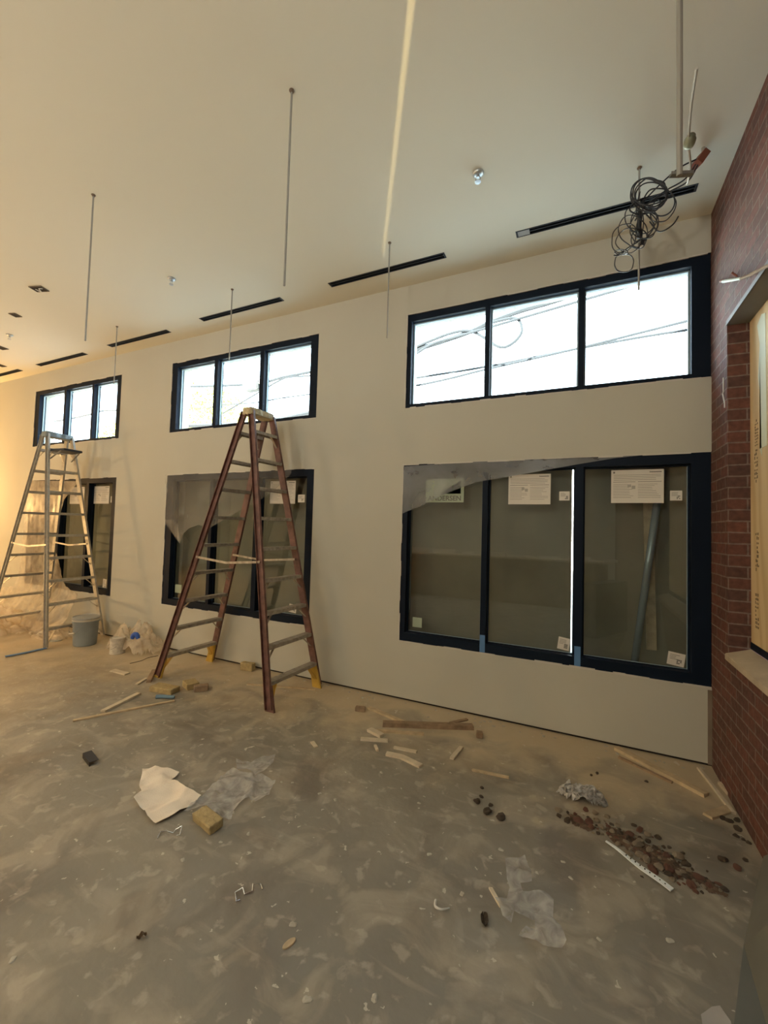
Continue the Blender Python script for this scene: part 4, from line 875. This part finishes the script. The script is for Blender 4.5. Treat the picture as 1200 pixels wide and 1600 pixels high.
# pale drip of mortar on the pier
bm = BM(); pp = [Vector((0.859, 3.516, 2.737)), Vector((0.859, 3.517, 2.641)), Vector((0.859, 3.532, 2.628)), Vector((0.859, 3.490, 2.554)), Vector((0.859, 3.490, 2.524))]
tube(bm, [p+Vector((-.002, 0, 0)) for p in pp], .005, 6); setp(obj('mortar_drip', bm, pmat('white_drip', (.55, .56, .58), .7)), 'thin white mortar drip on the brick pier beside the opening', 'drip')
# grey sheet leaning on the wall at the right edge
t = thing('grey_panel', 'pale grey panel leaning on the brick wall at the right edge', 'panel', (BX-.02, 1.9, 0))
bm = BM(); pts = [(0.488, 1.882, 0.000), (0.680, 2.398, 0.000), (0.859, 2.828, 0.040), (BX-.03, 1.0, 1.35), (BX-.25, .65, 0.0)]
pts = [(0.480, 1.838, 0.000), (0.619, 2.243, 0.000), (0.845, 2.782, 0.066), (0.850, 1.750, 0.900), (0.830, 1.000, 1.000), (0.500, 0.850, 0.000)]
f = bm.faces.new([bm.verts.new(Vector(p)-t.location) for p in pts]); r_ = bmesh.ops.extrude_face_region(bm, geom=[f]); [setattr(v, 'co', v.co+Vector((-.012, 0, .004))) for v in r_['geom'] if isinstance(v, bmesh.types.BMVert)]
obj('sheet', bm, pmat('grey_sheet', (.13, .135, .12), .5, var=.1), t)

# ------------------------------------------------------------------ outside the upper windows: cables, a street lamp, a tree
cab_o = pmat('outdoor_cable', (.006, .009, .012), .8)
def ocable(name, pts, r, lab, cat='cable'):
    bm = BM(); tube(bm, spline(pts, 8), r*1.8, 6); return setp(obj(name, bm, cab_o), lab, cat)
OC = [([(-4.996, 7.500, 4.196), (-3.361, 7.500, 4.950), (-2.986, 7.500, 5.123), (-2.443, 7.500, 5.210), (-1.919, 7.500, 5.303), (-1.548, 7.500, 5.413), (-1.050, 7.500, 5.515), (-0.578, 7.500, 5.566), (-0.083, 7.500, 5.637), (0.429, 7.500, 5.714), (5.373, 7.500, 6.461)], 0.022, 'thick bundled cable sloping up outside the nearest upper window'),
    ([(-5.074, 7.450, 4.565), (-3.343, 7.450, 5.057), (-2.967, 7.450, 5.163), (-2.306, 7.450, 5.312), (-1.907, 7.450, 5.302), (-1.624, 7.450, 5.123), (-1.417, 7.450, 4.949), (-1.250, 7.450, 4.899), (-1.078, 7.450, 4.984), (-0.984, 7.450, 5.126), (-1.019, 7.450, 5.314), (-1.128, 7.450, 5.392), (-1.314, 7.450, 5.393), (-1.538, 7.450, 5.377)], 0.014, 'looped cable hanging in the middle pane outside the nearest upper window'),
    ([(-4.887, 7.400, 3.918), (-3.313, 7.400, 4.791), (-2.918, 7.400, 5.010), (-2.536, 7.400, 5.159), (-1.870, 7.400, 5.238), (3.096, 7.400, 5.825)], 0.012, 'short slack cable left of the loop outside the nearest upper window'),
    ([(-5.367, 8.000, 4.723), (-3.569, 8.000, 4.632), (-3.178, 8.000, 4.613), (-2.455, 8.000, 4.668), (-1.695, 8.000, 4.758), (-0.130, 8.000, 4.908), (0.839, 8.000, 5.025), (1.498, 8.000, 5.107), (1.869, 8.000, 5.169), (6.799, 8.000, 5.998)], 0.012, 'upper of the two low wires outside the nearest upper window'),
    ([(-5.460, 8.200, 4.749), (-3.662, 8.200, 4.834), (-3.262, 8.200, 4.853), (-1.739, 8.200, 4.887), (-0.455, 8.200, 4.969), (-0.008, 8.200, 4.993), (0.860, 8.200, 5.031), (1.535, 8.200, 5.043), (1.915, 8.200, 5.069), (6.904, 8.200, 5.406)], 0.012, 'lower of the two low wires outside the nearest upper window'),
    ([(-13.599, 9.000, 6.002), (-11.801, 9.000, 5.913), (-11.220, 9.000, 5.885), (-9.985, 9.000, 5.756), (-8.847, 9.000, 5.656), (-8.184, 9.000, 5.612), (-7.469, 9.000, 5.683), (-6.830, 9.000, 5.704), (-6.220, 9.000, 5.724), (-5.820, 9.000, 5.738)], 0.02, 'cable carrying the street light outside the middle upper window'),
    ([(-9.601, 9.000, 4.888), (-7.904, 9.000, 5.487), (-7.640, 9.000, 5.580), (-7.294, 9.000, 5.660), (-6.827, 9.000, 5.634), (-6.214, 9.000, 5.588), (-5.815, 9.000, 5.558)], 0.012, 'slack cable right of the street light outside the middle upper window'),
    ([(-14.188, 9.500, 5.905), (-12.417, 9.500, 5.582), (-11.891, 9.500, 5.486), (-10.917, 9.500, 5.306), (-10.228, 9.500, 5.340), (-8.806, 9.500, 5.274), (-7.856, 9.500, 5.306), (-6.539, 9.500, 5.306), (-6.139, 9.500, 5.306)], 0.01, 'lowest thin wire outside the middle upper window'),
    ([(-23.439, 10.000, 5.856), (-21.640, 10.000, 5.833), (-19.693, 10.000, 5.809), (-17.839, 10.000, 5.883), (-17.301, 10.000, 5.937), (-16.692, 10.000, 5.930), (-15.711, 10.000, 5.812), (-15.314, 10.000, 5.764)], 0.02, 'cable crossing outside the farthest upper window'),
    ([(-9.305, 7.000, 4.026), (-7.509, 7.000, 3.907), (-6.463, 7.000, 3.837), (-5.937, 7.000, 3.877), (-4.803, 7.000, 3.977), (-4.405, 7.000, 4.011)], 0.03, 'pale pipe rail crossing low outside the middle upper window')]
for pts, r, lab in OC: ocable('utility_cable', pts, r, lab)
t = thing('street_light', 'boxy grey street light hanging on the wires outside the middle upper window', 'street light', (-8.509, 9.000, 5.578))
bm = BM(); box(bm, (-.30, -.12, -.15), (.30, .12, .11)); [setattr(v.co, 'x', v.co.x+.12) for v in bm.verts if v.co.z < 0 and v.co.x < 0]; bmesh.ops.bevel(bm, geom=bm.edges[:], offset=.02, segments=2, affect='EDGES'); obj('housing', bm, pmat('weathered_grey', (.03, .038, .036), .6), t)
bm = BM(); lathe(bm, [(0, 0), (.07, .0), (.08, .04), (.05, .12), (0, .14)], n=14); [setattr(v.co, 'x', v.co.x+.33) for v in bm.verts]; obj('photocell', bm, pmat('tan_cap', (.5, .45, .35), .6), t)
def tree(c, rx, rz_, n, lab, seed):
    t = thing('street_tree', lab, 'tree', (c[0], c[1], -.2)); rnd = random.Random(seed); h = c[2]+.2
    bm = BM(); tube(bm, spline([(0, 0, 0), (.1, 0, h*.4), (-.1, .1, h*.8), (0, 0, h+rz_*.4)]), .16, 8, r1=.03)
    for k in range(7):
        a = rnd.uniform(0, 6.28); tube(bm, spline([(0, 0, h*.6+k*.15), (math.cos(a)*rx*.4, math.sin(a)*rx*.4, h*.8+k*.1), (math.cos(a)*rx*.8, math.sin(a)*rx*.8, h+rnd.uniform(-.3, .5)*rz_)]), .05, 6, r1=.01)
    obj('trunk', bm, bark_m, t)
    bm = BM()
    for i in range(n):
        while True:
            p = Vector((rnd.uniform(-1, 1), rnd.uniform(-1, 1), rnd.uniform(-1, 1)))
            if p.length < 1 and noise.noise(p*2.6+Vector((seed, 0, 0))) > -.12: break
        p = Vector((p.x*rx, p.y*rx, p.z*rz_+h)); s = rnd.uniform(.05, .11)
        u = Vector((rnd.gauss(0, 1), rnd.gauss(0, 1), rnd.gauss(0, 1))).normalized(); v = u.orthogonal().normalized()
        q = [bm.verts.new(p+a) for a in (u*s, v*s*.5, -u*s, -v*s*.5)]; bm.faces.new(q)
    obj('foliage', bm, leaf_m, t)
tree((-16.368, 14.000, 6.150), 2.6, 2.0, 6500, 'yellow-green leafy tree outside the left panes of the middle upper window', 4)
tree((-25.288, 16.000, 6.442), 1.6, 1.2, 2200, 'yellow-green leafy treetop outside the farthest upper window', 9)

# ------------------------------------------------------------------ the room behind the viewer, seen in the window glass
t = thing('work_counter', 'long wooden counter behind the viewer, mirrored in the lower windows', 'counter', (-2.4, -2.6, 0))
bm = BM(); box(bm, (-3.2, -.35, 1.02), (3.0, .35, 1.06)); obj('counter_top', bm, pmat('pale_top', (.55, .47, .34), .5), t)
bm = BM(); box(bm, (-3.1, -.30, 0), (2.9, .25, 1.02)); obj('cabinet', bm, pmat('brown_panel', (.22, .15, .09), .6, var=.2), t)
rnd = random.Random(5)
for i in range(9):
    x = -4.4+i*.62; w_ = rnd.uniform(.12, .3); bm = BM(); box(bm, (-w_, -.13, 0), (w_, .13, rnd.uniform(.03, .12)))
    setp(obj('carton', bm, sticker_m, loc=(x, -2.5, 1.06)), 'low white carton on the counter behind the viewer', 'box', 'cartons on the counter behind the viewer')
# lamps that light the room
def fixture(x, y, z, lab):
    t = thing('work_light', lab, 'lamp', (x, y, 0))
    bm = BM()
    for k in range(3): tube(bm, [(0, 0, z*.45), (math.cos(k*2.09)*.4, math.sin(k*2.09)*.4, .01)], .012, 8)
    tube(bm, [(0, 0, z*.4), (0, 0, z-.16)], .014, 8); obj('tripod', bm, yellow_m, t)
    bm = BM(); box(bm, (-.1, -.09, z-.17), (.1, .09, z-.12)); obj('lamp_base', bm, tray_m, t)
fixture(-10.8, 3.1, 2.0, 'halogen work lamp on a stand by the window wall, past the left edge')
fixture(-9.9, .3, 1.0, 'halogen work lamp on a low stand at the left end of the room')
fixture(-4.2, -.6, 1.3, 'halogen work lamp on a stand just behind the viewer, to the left')
for x in (-7.5, -4.2, -.9):  # unseen bowls added to go with the upward fill spots
    t = thing('added_uplight', {-7.5: 'added bowl uplight hanging unseen behind the viewer, leftmost of three', -4.2: 'added bowl uplight hanging unseen behind the viewer, middle of three', -.9: 'added bowl uplight hanging unseen behind the viewer, rightmost of three'}[x], 'lamp', (x, -2.4, 3.2))
    bm = BM(); lathe(bm, [(.02, -.16), (.12, -.14), (.17, -.06), (.16, -.06), (.11, -.13), (.02, -.15)], n=24); obj('bowl', bm, tray_m, t)
    bm = BM()
    for a in (0, 2.09, 4.19): tube(bm, [(.165*math.cos(a), .165*math.sin(a), -.06), (.03*math.cos(a), .03*math.sin(a), CZ-3.2)], .003, 6)
    obj('hanging_wires', bm, rod_m, t)
# added unseen lamp, its housing slotted to throw the thin streak across the ceiling
t = thing('added_streak_lamp', 'added lamp in a slotted metal housing, unseen behind the viewer, for the ceiling streak', 'lamp', (.50, -.49, 0), math.atan2(1.383, -.782))
bm = BM(); sl = .003; z0, z1 = .85, .855
box(bm, (-.20, -.13, 0), (.82, .13, .01)); box(bm, (-.20, -.13, .01), (-.19, .13, z0)); box(bm, (.81, -.13, .01), (.82, .13, z0)); box(bm, (-.19, -.13, .01), (.81, -.12, z0)); box(bm, (-.19, .12, .01), (.81, .13, z0))
box(bm, (-.20, -.13, z0), (.30, .13, z1)); box(bm, (.30, sl, z0), (.82, .13, z1)); box(bm, (.30, -.13, z0), (.82, -sl, z1))
obj('housing', bm, tray_m, t)
